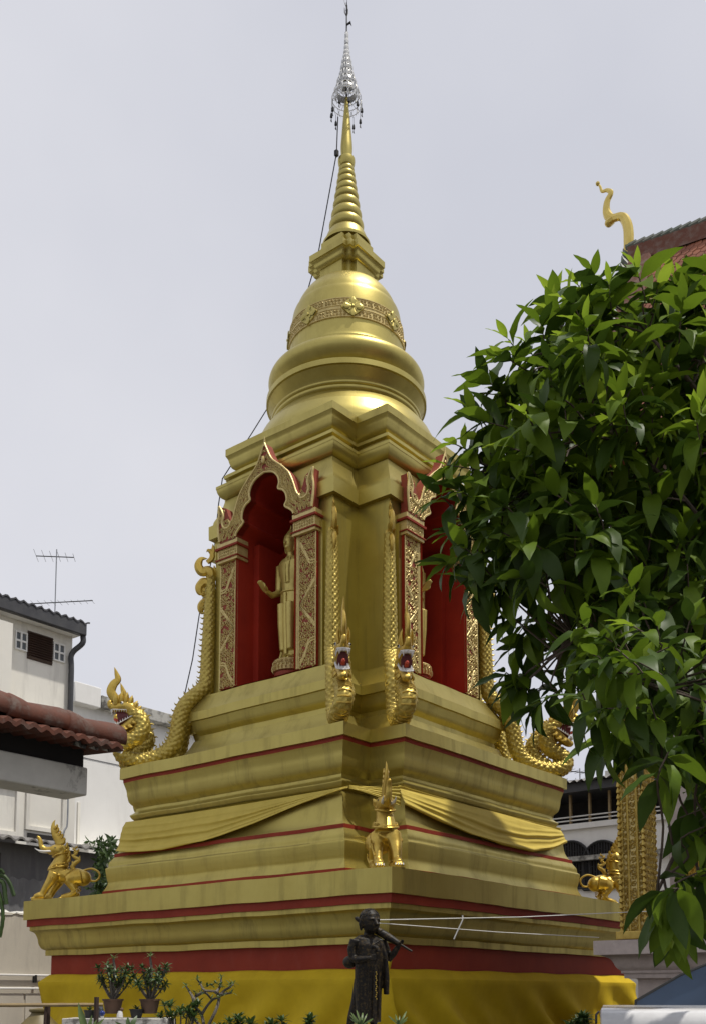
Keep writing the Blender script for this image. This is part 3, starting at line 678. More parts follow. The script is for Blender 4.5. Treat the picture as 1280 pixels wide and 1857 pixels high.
# ------------------------------------------------------------------ elephant-headed lions on the plinth corners (local: x forward)
def make_lion():
    root = thing('elephant_lion', 'x', 'statue')
    def q(X, Y, y=0.0): return ((240-X)*.00134, y, (1290-Y)*.00134)
    b = MB()
    b.tube(cat_rom([q(850, 960), q(760, 930), q(640, 930), q(520, 900), q(440, 860)], 4), [float(v[0]) for v in cat_rom([(.13,), (.16,), (.15,), (.16,), (.14,)], 4)], 16, flat=.95)
    b.tube(cat_rom([q(455, 880), q(490, 800), q(525, 700), q(535, 600)], 4), [float(v[0]) for v in cat_rom([(.17,), (.155,), (.13,), (.125,)], 4)], 16)
    b.tube(cat_rom([q(580, 570), q(510, 560), q(430, 555), q(380, 555)], 4), [float(v[0]) for v in cat_rom([(.10,), (.135,), (.11,), (.075,)], 4)], 14)
    b.tube(cat_rom([q(390, 560), q(300, 545), q(245, 500), q(232, 430), q(200, 375), q(178, 372)], 5), [float(v[0]) for v in cat_rom([(.075,), (.055,), (.047,), (.042,), (.034,), (.028,)], 5)], 12)
    b.tube([q(400, 590), q(345, 597)], [.06, .03], 10)
    for s in (-1, 1):
        ox = -.01 if s > 0 else -.11                                   # the far fore leg stands further back
        y = s*.13
        sh = lambda X, Y, yy: (q(X, Y)[0]+ox, yy, q(X, Y)[2])
        b.tube([sh(450, 900, y*.8), sh(400, 1010, y), sh(330, 1120, y), sh(290, 1200, y)], [.12, .095, .07, .062], 12)
        b.tube([sh(320, 1225, y), sh(240, 1225, y), sh(180, 1240, y)], [.06, .075, .05], 10, flat=1.05)
        b.tube([q(820, 940, y*.9), q(720, 960, y*1.15), q(620, 990, y*1.1)], [.16, .14, .085], 12, flat=.75)
        b.tube([q(640, 1000, y*1.1), q(700, 1080, y*1.1), q(755, 1150, y*1.1)], [.08, .07, .06], 12)
        b.tube([q(765, 1150, y*1.1), q(700, 1205, y*1.1), q(640, 1228, y*1.1), q(560, 1238, y*1.1)], [.06, .062, .068, .045], 10)
        for k in range(4):
            yy = y+(k-1.5)*.033
            b.ball((sh(165, 1262, 0)[0], yy, .035), .032, 8, (1.3, .7, 1)); b.ball((q(545, 0)[0], yy*1.08, .04), .028, 8, (1.3, .7, 1))
        b.tube([q(520, 540, s*.12), q(560, 520, s*.15), q(590, 560, s*.14), q(560, 610, s*.12)], [.03, .045, .045, .015], 8, flat=.5)   # ears
    b.ball(q(835, 955), .165, 16, (1, .95, .95))
    body = fused(b, 'body', GOLDB, root, .014, 3)
    for s in (-1, 1):
        ox = -.01 if s > 0 else -.11
        MB().box(ox-.10, ox+.12, s*.13-.085, s*.13+.085, -.003, .035).build('foot_block', GOLDB, root); MB().box(q(700, 0)[0], q(535, 0)[0], s*.14-.085, s*.14+.085, -.003, .035).build('foot_block', GOLDB, root)
    for s in (-1, 1):
        ox = -.01 if s > 0 else -.11; cw = MB()
        for k in range(4): cw.tube([(q(150, 0)[0]+ox+.005, s*.13+(k-1.5)*.035, .055), (q(138, 0)[0]+ox+.01, s*.13+(k-1.5)*.036, .03)], [.013, .003], 6)
        cw.build('claws', WHITEP, root, kind='stuff')
    for s in (-1, 1): MB().tube(cat_rom([q(390, 575, s*.055), q(300, 582, s*.08), q(220, 572, s*.09), q(165, 540, s*.085)], 4), [float(v[0]) for v in cat_rom([(.022,), (.019,), (.014,), (.003,)], 4)], 8).build('tusk', WHITEP, root)
    cr = MB()
    pp = cat_rom([q(520, 470), q(480, 400), q(430, 320), q(405, 240), q(405, 170), q(428, 115)], 5); k = len(pp)
    cr.tube(pp, [max(.004, .10*(1-j/(k-1))**.8) for j in range(k)], 10, flat=.55)
    for X, Y, h in ((560, 430, 60), (530, 370, 55), (500, 320, 50), (470, 270, 45), (450, 220, 40), (600, 500, 60), (620, 560, 60), (635, 620, 60), (640, 690, 60)):
        for s in (-.5, .5): cr.tube(cat_rom([q(X-30, Y+30, s*.05), q(X, Y, s*.06), q(X+8, Y-h, s*.05)], 3), [.03]*2+[.028]*2+[.018]*2+[.003], 6, flat=.6)
    for X, Y in ((420, 330), (400, 270), (398, 210)): cr.tube([q(X+25, Y+20), q(X-2, Y), q(X+2, Y-35)], [.02, .02, .003], 6, flat=.6)
    cr.build('crest', GOLDB, root)
    col = MB()
    for cx, cy, r in ((505, 770, .165), (490, 815, .185), (515, 625, .145)):
        c = q(cx, cy)
        col.tube([(c[0]+r*math.cos(a), r*math.sin(a), c[2]+.04*math.cos(a)*-1) for a in np.linspace(0, 2*PI, 33)], .016, 6, caps=False, ref=(0, 0, 1))
    for k in range(30):
        a = 2*PI*k/30; c = q(497, 792); r = .176; e = (math.cos(a), math.sin(a), 0); t = (-math.sin(a), math.cos(a), 0)
        spiral(col, (c[0]+r*e[0], r*e[1], c[2]-.04*e[0]), t, (0, 0, 1), e, .028, k, 1, n=7)
    for s in (-1, 1):
        spiral(col, (q(440, 975)[0]+.01, s*.22, q(440, 975)[2]), (1, 0, 0), (0, 0, 1), (0, s, 0), .04, 0, s)
        spiral(col, (q(770, 1085)[0], s*.21, q(770, 1085)[2]), (1, 0, 0), (0, 0, 1), (0, s, 0), .035, 0, s)
        for X0, Y0, X1, Y1 in ((430, 1000, 330, 1150), (790, 1110, 700, 1190)): col.tube([q(X0, Y0, s*.21), q((X0+X1)/2+10, (Y0+Y1)/2, s*.205), q(X1, Y1, s*.19)], .012, 6)
    col.build('collar', GOLDB, root, kind='stuff')
    tl = MB(); tp = cat_rom([q(760, 870), q(850, 840), q(960, 815), q(1050, 860), q(1070, 930), q(1020, 990), q(930, 985), q(890, 970)], 6)
    tl.tube(tp, .020, 8); tl.build('tail', GOLDB, root)
    ft = MB(); tp = cat_rom([q(730, 890), q(690, 800), q(720, 740), q(775, 690), q(700, 640), q(745, 585), q(715, 540), q(725, 490)], 6); k = len(tp)
    ft.tube(tp, [max(.004, .045*(1-(j/(k-1))**2)) for j in range(k)], 8, flat=.7)
    for j in range(2, k-4, 3):
        p = tp[j]; sg = 1 if (j//3) % 2 else -1; ft.tube([p, p+np.array((sg*.04, 0, .02)), p+np.array((sg*.045, 0, .06))], [.022, .02, .003], 5)
    ft.build('flame_tail', GOLDB, root)
    for s in (-1, 1): MB().ball(q(455, 535, s*.10), .022, 8).build('eye', RUBB, root)
    return root
lion = make_lion()
for i, (sx, sy, a, lb) in enumerate(((-1, -1, 225, 'golden elephant-lion facing the viewer on the front plinth corner'), (-1, 1, 135, 'golden elephant-lion in profile on the left plinth corner'),
                                     (1, -1, 315, 'golden elephant-lion on the right plinth corner beside the carved pillar'))):
    o = lion if i == 0 else copy_tree(lion)
    k = 4.345-.20
    o.location = (sx*k, sy*k, 3.351); o.rotation_euler = (0, 0, math.radians(a)); tag(o, lb, 'statue', 'elephant-lions on the plinth corners')

# ------------------------------------------------------------------ cloths
def tierw(z):
    t = [(3.9, 3.60), (4.147, 3.49), (4.22, 3.475), (4.284, 3.40), (4.384, 3.365), (4.59, 3.335), (4.739, 3.285), (4.83, 3.225), (4.9, 3.29)]
    for (a, p), (b, q) in zip(t, t[1:]):
        if a <= z <= b: return p+(q-p)*(z-a)/(b-a)
    return t[-1][1] if z > 4.5 else t[0][1]
def swag(face):
    rows = []; NU, NV = 80, 46
    for i in range(NU+1):
        u = i/NU; row = []
        if face == 0:    # left face: u from the far left end to the front corner
            s = 2.71*(1-2*u)
            top = 4.835-.02*math.sin(PI*u)
            hem = np.interp(u, [0, .08, .25, .45, .65, .85, 1.0], [4.26, 4.19, 4.15, 4.22, 4.41, 4.65, 4.80])
            g = .35+.65*min(1, (1-u)*4)
        else:            # right face: u from the front corner to the right end
            s = -2.76+5.43*u
            top = 4.86-.02*math.sin(PI*u)
            hem = np.interp(u, [0, .12, .3, .5, .7, .88, 1.0], [4.55, 4.44, 4.29, 4.20, 4.20, 4.36, 4.56])
            g = .35+.65*min(1, u*4)
        for j in range(NV+1):
            v = j/NV; z = top+(hem-top)*v
            ph = v*(5.2 if face == 0 else 4.6)+.18*math.sin(5*u+3*v)+.10*math.sin(13*u+7*v)
            hh = max(.10, top-hem); side = (1-.45*u) if face == 0 else (.55+.45*u if u > .3 else .85)
            amp = .065*(.3+.7*min(1, u/.15))*(.5+.5*min(1, (1-u)/.06))*min(1, hh/.42)*v**.6*side*(.65+.35*math.sin(6.3*v*2+2*u))
            fold = amp*(.5+.5*math.sin(2*PI*ph))**2.2+.04*v**6
            d = tierw(z)+.025+max(-.01, fold+.03)
            if v > .97: d -= .03*(v-.97)/.03
            row.append((-d, s, z) if face == 0 else (s, -d, z))
        rows.append(row)
    return rows
SOL = lambda o, t: (setattr(o.modifiers.new('solid', 'SOLIDIFY'), 'thickness', t))
o = MB().grid(swag(0)).build('swag_cloth', SWAG, smooth=80); SOL(o, .008); tag(o, 'pale gold cloth swag sagging across the left face of the stupa', 'cloth', 'swags on the stupa')
o = MB().grid(swag(1)).build('swag_cloth', SWAG, smooth=80); SOL(o, .008); tag(o, 'pale gold cloth swag gathered at the front corner, across the right face', 'cloth', 'swags on the stupa')
rows = []
A = np.array((-3.27, -2.72)); B = np.array((-2.72, -3.31))
for i in range(31):
    u = i/30; p = A+(B-A)*u; row = []
    for j in range(29):
        v = j/28; z = 4.84-.02*math.sin(PI*u)-v*(.05+.27*u**1.4); off = .018*math.sin(2*PI*(v*5+.3*u))*(.3+.7*u)+.05*math.sin(PI*u)*v
        row.append((p[0]-.02-off*.7, p[1]-.02-off*.7, z))
    rows.append(row)
o = MB().grid(rows).build('swag_cloth', SWAG, smooth=80); SOL(o, .008); tag(o, 'pale gold cloth band stretched across the notched front corner behind the elephant-lion', 'cloth', 'swags on the stupa')
def skirt(face, seed):
    r2 = random.Random(seed); rows = []; NU, NV = 120, 40
    fr = [(r2.uniform(1.5, 8), r2.uniform(0, 6.3), r2.uniform(.3, 1)) for _ in range(9)]
    for i in range(NU+1):
        u = i/NU; row = []
        for j in range(NV+1):
            v = j/NV
            if v < .16: t = v/.16; d = 3.985+(4.14-3.985)*t; z = 1.955-(.15)*t
            else:
                t = (v-.16)/.84; z = 1.805-1.74*t
                f = sum(a*math.sin(k*2.2*u*2*PI/2+ph+t*1.4*k) for k, ph, a in fr)*.075
                cor = math.exp(-((u-(1 if face == 0 else 0))/.12)**2)
                f += cor*.10*math.sin(30*u+5*t)+.05*max(0, math.sin(9*u*PI+6*t+2*math.sin(5*u)))**3*math.sin(PI*t)
                d = 4.14-.12*math.sin(PI*min(1, t*1.1))*.8+.20*t*t+f*min(1, t*2.2)*(.5+1.5*t)
            if v >= .16: d = max(d, 4.01+.02*math.sin(9*u+3*t))
            if v < .16: hn = hf = d
            else: hn = 4.17+.28*t*t; hf = 4.14-.30*min(1, t*1.6)
            uu = u if face == 0 else 1-u; s = hf+(-hn-hf)*uu
            if face: s = -s
            z += .008*math.sin(31*u)*(v < .05)
            row.append((-d, s, z) if face == 0 else (s, -d, z))
        rows.append(row)
    return rows
o = MB().grid(skirt(0, 1)).build('skirt_cloth', YEL, smooth=28); SOL(o, .006); tag(o, 'mustard yellow cloth skirting the left side of the plinth', 'cloth', 'cloths round the plinth')
o = MB().grid(skirt(1, 5)).build('skirt_cloth', YEL, smooth=28); SOL(o, .006); tag(o, 'mustard yellow cloth skirting the right side of the plinth', 'cloth', 'cloths round the plinth')
kn = MB(); p = Vector((-4.06, -4.06, 1.97))
for a, L in ((.3, .22), (1.2, .16), (2.4, .2), (-.6, .18)):
    kn.tube(cat_rom([p, p+Vector((-.05, -.06, .08)), p+Vector((-.08+.05*math.cos(a), -.08+.05*math.sin(a), .16 if a < .5 else -.12))], 4), [.05]*4+[.045]*3+[.03, .01], 8, flat=.6)
tag(kn.build('cloth_knot', YEL, smooth=60), 'small tied knot of yellow cloth at the front plinth corner', 'cloth')

# ------------------------------------------------------------------ black standing monk with a folded umbrella (local: x forward, y left)
def make_monk(loc, rz):
    root = thing('monk_statue', 'black lacquered statue of a standing monk carrying a folded umbrella over the shoulder', 'statue', loc, rz)
    b = MB(); n = 20
    def ell(secs):
        rows = [[(x+rx*math.cos(2*PI*k/n), y+ry*math.sin(2*PI*k/n), z) for k in range(n)] for z, x, y, rx, ry in secs]
        b.add([p for r in rows for p in r], [(i*n+k, i*n+(k+1) % n, (i+1)*n+(k+1) % n, (i+1)*n+k) for i in range(len(rows)-1) for k in range(n)]+[tuple(range(n))[::-1], tuple((len(rows)-1)*n+k for k in range(n))])
    ell([(.08, 0, 0, .10, .135), (.3, 0, 0, .105, .14), (.55, 0, 0, .115, .15), (.72, .01, 0, .12, .155), (.82, .015, 0, .115, .15), (.92, .01, 0, .115, .165), (.99, 0, 0, .095, .165), (1.03, 0, 0, .06, .10)])
    b.tube([(0, 0, 1.0), (.015, 0, 1.10)], [.055, .05], 12)
    ell([(1.045, .045, 0, .04, .04), (1.075, .05, 0, .072, .068), (1.13, .04, 0, .095, .088), (1.20, .028, 0, .11, .098), (1.26, .015, 0, .105, .094), (1.30, .01, 0, .07, .065), (1.318, .008, 0, .02, .02)])
    b.tube([(.135, 0, 1.185), (.16, 0, 1.14), (.13, 0, 1.125)], [.012, .021, .012], 8)
    b.tube([(.11, -.035, 1.10), (.13, 0, 1.097), (.11, .035, 1.10)], [.008, .012, .008], 6)
    for s in (-1, 1):
        b.tube([(.02, s*.10, 1.22), (.01, s*.108, 1.15), (.01, s*.095, 1.075)], [.014, .018, .013], 8)
        b.tube([(.115, s*.062, 1.195), (.135, s*.034, 1.20), (.136, s*.014, 1.19)], [.007, .009, .007], 6)
        b.tube([(.0, s*.06, 0), (.0, s*.06, .12)], [.04, .035], 10); b.tube([(-.02, s*.06, .02), (.08, s*.065, .02), (.13, s*.07, .015)], [.03, .035, .02], 10)
    b.tube([(0, -.16, .975), (-.02, -.185, .87), (-.01, -.18, .765)], [.055, .05, .043], 12)                      # right arm
    b.tube([(-.01, -.18, .765), (.09, -.16, .755), (.18, -.09, .77)], [.043, .038, .028], 12)
    b.tube([(0, .16, .975), (.02, .20, .86), (.05, .20, .765)], [.055, .05, .043], 12)                             # left arm
    b.tube([(.05, .20, .765), (.11, .235, .83), (.155, .26, .905)], [.043, .036, .027], 12)
    b.tube([(-.08, -.06, .55), (-.11, -.07, .3), (-.15, -.09, .12), (-.20, -.11, .04)], [.05, .06, .06, .025], 10)     # flared hem
    b.tube([(.06, .10, .98), (.10, .13, .8), (.10, .15, .55), (.09, .155, .38)], [.04, .04, .04, .035], 10, flat=.7)
    for k in range(4):
        d = (k-1.5)*.020                                                                                               # right hand fingers round the handle
        b.tube([(.18, -.09, .775+d*.8), (.215, -.065, .775+d), (.215, -.04, .775+d), (.195, -.035, .775+d)], [.014, .012, .011, .009], 8)
        b.tube([(.155+d*.6, .262, .91+d*.5), (.175+d*.7, .285, .925+d*.55), (.19+d*.7, .285, .95+d*.55), (.185+d*.7, .268, .965+d*.55)], [.013, .012, .010, .008], 8)
    b.tube([(.18, -.085, .785), (.20, -.055, .81), (.205, -.035, .815)], [.013, .011, .008], 8)
    b.tube([(.15, .258, .915), (.155, .25, .95), (.17, .25, .975)], [.013, .011, .008], 8)
    fused(b, 'body', BRONZE, root, .0085, 2)
    fo = MB()
    for k in range(6): fo.tube(cat_rom([(.06, .12, .985-.012*k), (.115, .03, .95-.045*k), (.10, -.09, .88-.045*k), (.03, -.155, .85-.035*k)], 5), .006, 5)
    for y in (-.08, -.02, .04): fo.tube([(.118, y, .68), (.118, y*1.1, .4), (.108, y*1.2, .12)], .007, 5)
    fo.build('robe_folds', BRONZE, root)
    ub = MB()
    A = np.array((.22, .29, .90)); B = np.array((-.16, -.10, 1.255)); path = [A+(B-A)*t for t in (-.14, .06, .10, .13, .3, .6, .78, .90, .93)]
    ub.tube(path, [.011, .013, .040, .032, .044, .042, .034, .024, .012], 12); ub.build('folded_umbrella', BRONZE, root)
    st = MB(); st.tube([(.20, -.055, .87), (.20, -.055, .05)], .014, 8); st.tube(cat_rom([(.16, -.075, .875), (.18, -.065, .895), (.215, -.045, .88), (.235, -.035, .84)], 4), [.02]*6+[.022]*4+[.018]*3, 8); st.build('cane', BRONZE, root)
    gl = MB()
    for k in range(14): gl.ball((.216, -.055+.006*math.sin(k*2), .62-k*.022), .008, 6, (.6, 1, 1))
    gl.build('gilt_ornament', GOLDB, root, kind='stuff')
    bg_ = MB().ball((-.13, -.14, .735), .075, 14, (1.1, .9, .95)); bg_.tube([(-.10, -.12, .78), (-.05, -.05, .95), (0, .09, 1.0)], .010, 6); bg_.build('alms_bowl', BRONZE, root)
    hr = MB(); r2 = random.Random(2)
    for k in range(170):
        a = r2.uniform(.45, 2*PI-.45); t = r2.uniform(.1, 1.5)
        hr.ball((.018+.108*math.cos(t)*math.cos(a), .097*math.cos(t)*math.sin(a), 1.205+.112*math.sin(t)), .010, 5)
    hr.build('hair_curls', BRONZE, root, kind='stuff')
    return root
mp = dep(668, 1852, 11.0)
monk = make_monk((mp.x, mp.y, 1.22), math.radians(-108)); monk.scale = (1.05, 1.05, .975)
pdl = thing('statue_pedestal', 'low whitewashed pedestal under the black monk statue, mostly below the plants', 'pedestal', (mp.x, mp.y, 0))
MB().box(-.28, .28, -.28, .28, 0, 1.12).build('block', CONC, pdl, bevel=.01); MB().box(-.33, .33, -.33, .33, 1.12, 1.219).build('cap', CONC, pdl, bevel=.01)
th = MB(); a = monk.matrix_basis @ Vector((.12, 0, 1.19)); 
e1 = dep(1160, 1653, 13.4); e1b = dep(1300, 1650, 13.0)
th.tube([a, a+(e1-a)*.5+Vector((0, 0, -.02)), e1, e1b], .0062, 5); tag(th.build('sacred_thread', CORDW), 'white cord running right from the monk statue, upper of the two', 'cord', 'cords tied to the monk')
th = MB(); a2 = a+Vector((0, 0, -.03)); e2 = dep(1085, 1700, 13.5); th.tube([a2, a2+(e2-a2)*.5+Vector((0, 0, -.015)), e2], .005, 5); tag(th.build('sacred_thread', CORDW), 'thinner white cord sloping down right from the monk statue to the marble plinth', 'cord', 'cords tied to the monk')
th = MB(); c0 = a+(e1-a)*.285; th.tube(cat_rom([c0+Vector((0, 0, .02)), c0+Vector((0, 0, -.03)), c0-Vector(_rt)*.06+Vector((0, 0, -.16)), c0-Vector(_rt)*.10+Vector((0, 0, -.25))], 4), .008, 5)
tag(th.build('loose_cord', CORDW), 'short white cord end hanging from the upper cord', 'cord')

# ------------------------------------------------------------------ temple on the right: ridge along y, end towards the stupa at y = -6.2
TX, TY = -2.33, -7.46                         # wall plane and its far end
temple = thing('temple', 'temple hall with red tiled roof and pink marble base, right behind the tree', 'temple', (TX, TY, 0))
og = (TX, TY, 0)
MB().box(TX, TX+6, -24, TY, 1.9, 9.2).build('wall', MARB, temple, org=og)
# marble base mouldings (profile x outwards, following wall end and side)
def base_ring(prof):
    rows = []
    for d, z in prof: rows.append([(TX-d, -24, z), (TX-d, TY+d, z), (TX+6, TY+d, z)])
    return MB().grid(rows)
base_ring([(.34, 0), (.34, 1.30), (.45, 1.32), (.45, 1.40), (.40, 1.42)]).build('base_foot', MARB, temple, org=og)
base_ring([(.36, 1.42), (.34, 1.44), (.34, 1.78), (.36, 1.80)]).build('base_dado', MARB, temple, org=og)
base_ring([(.36, 1.80), (.47, 1.80), (.47, 1.86), (.5, 1.865), (.5, 1.90)]+smooth_prof([(.51, 1.905), (.55, 1.95), (.60, 2.05), (.70, 2.10)], 4)+[(.76, 2.105), (.76, 2.29), (0, 2.31)]).build('base_cornice', MARB, temple, org=og)
GOLDC2 = mat('carved_gilt', (.56, .41, .10), (.38, .25, .05), rough=.38, metal=.55, nscale=10)
# carved golden frame standing on the base at the end of the wall
PYA = at(1126, 1600, 0, TX-.36).y; PYB = at(1172, 1600, 0, TX-.36).y; PYW = PYA-PYB
fr = MB().box(TX-.36, TX-.02, PYB, PYA, 2.31, 8.6).build('carved_pillar', GOLDC, temple, org=og)
sw = MB(); r2 = random.Random(11)
for i in range(75):
    z = 2.40+i*.082
    for j in range(5):
        y = PYB+PYW*(j+.5)/5
        spiral(sw, (TX-.362, y, z+r2.uniform(-.01, .01)), (0, 1, 0), (0, 0, 1), (-1, 0, 0), r2.uniform(.040, .056), r2.uniform(0, 6), r2.choice((-1, 1)), n=7)
    for j in range(4):
        x = TX-.30+j*.085
        spiral(sw, (x, PYA+.002, z), (1, 0, 0), (0, 0, 1), (0, 1, 0), .045, r2.uniform(0, 6), 1, n=7)
        spiral(sw, (x, PYB-.002, z), (1, 0, 0), (0, 0, 1), (0, -1, 0), .045, r2.uniform(0, 6), 1, n=7)
    for y in (PYB+.01, PYA-.01): sw.tube([(TX-.36, y, z), (TX-.42, y, z+.02), (TX-.43, y, z+.07)], [.035, .03, .004], 5)
sw.build('pillar_carving', GOLDC2, temple, org=og, kind='stuff')
st = MB()
for f in (.08, .32, .68, .92): st.tube([(TX-.372, PYB+PYW*f, 2.33), (TX-.372, PYB+PYW*f, 8.6)], .018, 6)
st.build('pillar_strap', GOLDC2, temple, org=og, kind='stuff')
MB().box(TX-.46, TX-.025, PYB-.06, PYA+.06, 2.312, 2.42).build('pillar_foot', GOLDC2, temple, org=og, bevel=.01)
WS = at(1236, 1580, 0, TX-.4)
MB().box(TX-.40, TX, WS.y-1.2, WS.y, WS.z-.05, WS.z+.03).build('window_sill', GOLDC, temple, org=og)
sw = MB()
for k in range(40): spiral(sw, (TX-.41, WS.y-.02-.024*k, WS.z+.03+.05*math.sin(k*2.1)), (0, 1, 0), (0, 0, 1), (-1, 0, 0), .07, k, 1 if k % 2 else -1, n=8)
sw.build('sill_carving', GOLDB, temple, org=og, kind='stuff')
# roof: concave slope facing the stupa
RX, RZ, RY = .45, 14.36, -5.98
def rsag(y): d = min(7, max(0, RY-y)); return -.16*d+.0115*d*d
def roof_pt(t, off=0.0):       # t 0 ridge .. 1 eave ; returns x, z
    x = RX-2.55*t-.35*t**3; z = RZ-(6.6*t-.9*t*t)
    return x, z+off
rows = [[(roof_pt(t)[0], y, roof_pt(t)[1]+rsag(y)) for y in np.linspace(RY, -20, 30)] for t in np.linspace(0, 1, 14)]
rows2 = [[(2*RX-p[0], p[1], p[2]) for p in r] for r in rows]
rf = MB().grid(rows).grid(rows2).build('roof', ROOFM, temple, org=og)
tl = MB(); NR = 70; tw = .135
for i in range(NR):
    t0 = i/NR; t1 = min(1, (i+1.45)/NR)
    x0, z0 = roof_pt(t0, .03); x1, z1 = roof_pt(t1, .055)
    if t0 < .015: continue
    for j in range(66):
        y = RY-.42-(j+.5*(i % 2))*tw; jz = r2.uniform(-.008, .008)+rsag(y)
        h = tw*.48; tip = .30
        xa, za = x0+(x1-x0)*(1-tip), z0+(z1-z0)*(1-tip)
        tl.add([(x0, y+h, z0+jz), (x0, y-h, z0+jz), (xa, y-h, za+jz), (x1, y, z1+jz), (xa, y+h, za+jz), (x1+.004, y, z1-.035+jz), (xa, y-h, za-.035+jz), (xa, y+h, za-.035+jz)],
               [(0, 1, 2, 3, 4), (2, 6, 5, 3), (3, 5, 7, 4)])
tl.build('roof_tiles', TILEB, rf, org=og, smooth=0, kind='stuff', fix=False)
vg = MB()                                                      # mortar verge band along the gable end and the ridge
rows = []
for t in np.linspace(0, .95, 20):
    x, z = roof_pt(t); rows.append([(x, RY-.44, z+.07), (x, RY-.40, z+.14), (x, RY-.02, z+.16), (x, RY+.03, z+.10), (x-.0, RY+.03, z-.30)])
vg.grid(rows)
rows = []
for y in np.linspace(RY, -20, 40):
    s = rsag(y)
    rows.append([(RX-.10, y, roof_pt(.03)[1]+.04+s), (RX-.09, y, roof_pt(.025)[1]+.08+s), (RX-.08, y, RZ+.15+s), (RX+.08, y, RZ+.15+s), (RX+.5, y, RZ-.5+s)])
vg.grid(rows).build('roof_verge', ROOFM, rf, org=og)
for i in range(26):                                            # scaly fins up the gable edge
    t = .02+i*.027; x, z = roof_pt(t)
    MB().tube([(x, RY+.0, z+.10), (x-.02, RY+.06, z+.20), (x+.02, RY+.10, z+.33)], [.05, .045, .006], 6, flat=.5, ref=(1, 0, 0)).build('gable_fin', SERR, rf, org=og)
rc = MB()
for i in range(40):
    y = RY-.05-i*.16; rc.tube([(RX, y+.09, RZ+.17+rsag(y)), (RX, y-.10, RZ+.20+rsag(y))], [.09, .075], 8)
rc.build('ridge_capping', SERR, rf, org=og, kind='stuff')
rows = [[(TX+1.3-2.4*t, y, 9.75-1.45*t+.3*t*t) for y in (-5.85, -24)] for t in np.linspace(0, 1, 6)]
MB().grid(rows).build('shading_lower_roof', ROOFT, temple, org=og)  # lower tier unseen behind the tree, eave extended to shade the plinth slab
# golden finial
pts = [(1137, 470), (1139, 440), (1137, 410), (1127, 393), (1108, 396), (1099, 385), (1100, 366), (1107, 350), (1100, 345), (1091, 347), (1087, 338), (1083, 333)]
ch = [at(px, py, 0, RX) for px, py in pts]
chp = cat_rom(ch, 5); k = len(chp)
rad = np.interp(np.linspace(0, 1, k), [0, .12, .30, .42, .55, .75, .9, 1], [.10, .12, .10, .11, .09, .055, .04, .02])
cf = MB().tube(chp, rad*np.linspace(.85, .52, k), 8, flat=.75, ref=(1, 0, 0)); 
c1 = at(1103, 404, 0, RX); cf.tube([at(1110, 398, 0, RX), c1], [.07, .075], 8); cf.ball(c1, .075, 10); cf.ball(at(1083, 333, 0, RX), .04, 8)
cf.build('ridge_finial', mat('bright_gilt', (.72, .56, .17), (.60, .44, .10), rough=.22, metal=.6, nscale=6), rf, org=og)

# ------------------------------------------------------------------ houses behind, right
hx = 15.0
p0 = at(1000, 1480, 0, hx); p1 = at(1200, 1440, 0, hx)
hz = lambda px, py: at(px, py, 0, hx).z
house = thing('house', 'white house with dark veranda and arched grille windows, right of the stupa', 'house', (hx, p0.y, 0))
og = (hx, p0.y, 0); ya, yb = p0.y+6, p1.y-12
zf = hz(1070, 1497); zt = hz(1070, 1438)
MB().box(hx, hx+8, yb, ya, 0, zf).build('wall', WHITE2, house, org=og)
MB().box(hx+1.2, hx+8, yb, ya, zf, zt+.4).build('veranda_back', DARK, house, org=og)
MB().box(hx-.25, hx-.002, yb, ya, zf-1.15, zf-1.0).build('ledge', MOSS, house, org=og)
MB().box(hx-.12, hx-.003, yb, ya, zf-.08, zf+.1).build('sill', WHITE2, house, org=og)
for px in (1000, 1034, 1069, 1105, 1140):
    y = at(px, 1470, 0, hx).y; MB().box(hx-.05, hx+.05, y-.035, y+.035, zf+.1, zt).build('post', BAMB, house, org=og)
for f in (.35, .7):
    MB().tube([(hx-.03, yb, zf+.1+f*.35), (hx-.03, ya, zf+.1+f*.35)], .025, 6).build('rail', WHITE2, house, org=og)
MB().box(hx-.5, hx+8, yb, ya, zt, zt+.28).build('eave_beam', GUT, house, org=og)
rfm = MB(); nn = 260
rows = [[(hx-.75, yb+(ya-yb)*k/nn, zt+.30+.05*math.sin(k*2.1)) for k in range(nn+1)], [(hx+3, yb+(ya-yb)*k/nn, zt+1.0+.05*math.sin(k*2.1)) for k in range(nn+1)]]
rfm.grid(rows).build('roof', TINR, house, org=og)
p = at(1108, 1412, 0, hx+1.5); MB().box(p.x-.5, p.x+3, p.y-6, p.y, p.z-.05, p.z+.18).box(p.x, p.x+2.5, p.y-5, p.y-.35, p.z-.6, p.z-.05).build('roof_vent', CONC, house, org=og)
for cx in (1036, 1092):
    c = at(cx, 1565, 0, hx); wv = .66; zb = at(cx, 1612, 0, hx).z; zc = c.z+.05
    arch = [(wv*math.cos(a), zc+wv*math.sin(a)) for a in np.linspace(0, PI, 17)]
    wo_ = MB().prism([(wv, zb)]+arch+[(-wv, zb)], lambda q: (hx-.012, c.y+q[0], q[1]), lambda q: (hx-.006, c.y+q[0], q[1])).build('arched_window', DARK, house, org=og)
    g = MB().tube([(hx-.06, c.y+a, b) for a, b in [(wv, zb)]+arch+[(-wv, zb), (wv, zb)]], .045, 6)
    for k in range(1, 14):
        y = -wv+2*wv*k/14; top = zc+math.sqrt(max(0, wv*wv-y*y)); g.tube([(hx-.06, c.y+y, zb), (hx-.06, c.y+y, top)], .018, 4)
        for q in range(3):
            z = zb+(k*.37+q*.9) % (top-zb); g.tube([(hx-.06, c.y+y, z), (hx-.06, c.y+y+2*wv/14, z)], .018, 4)
    g.build('window_grille', IRON, wo_, org=og)
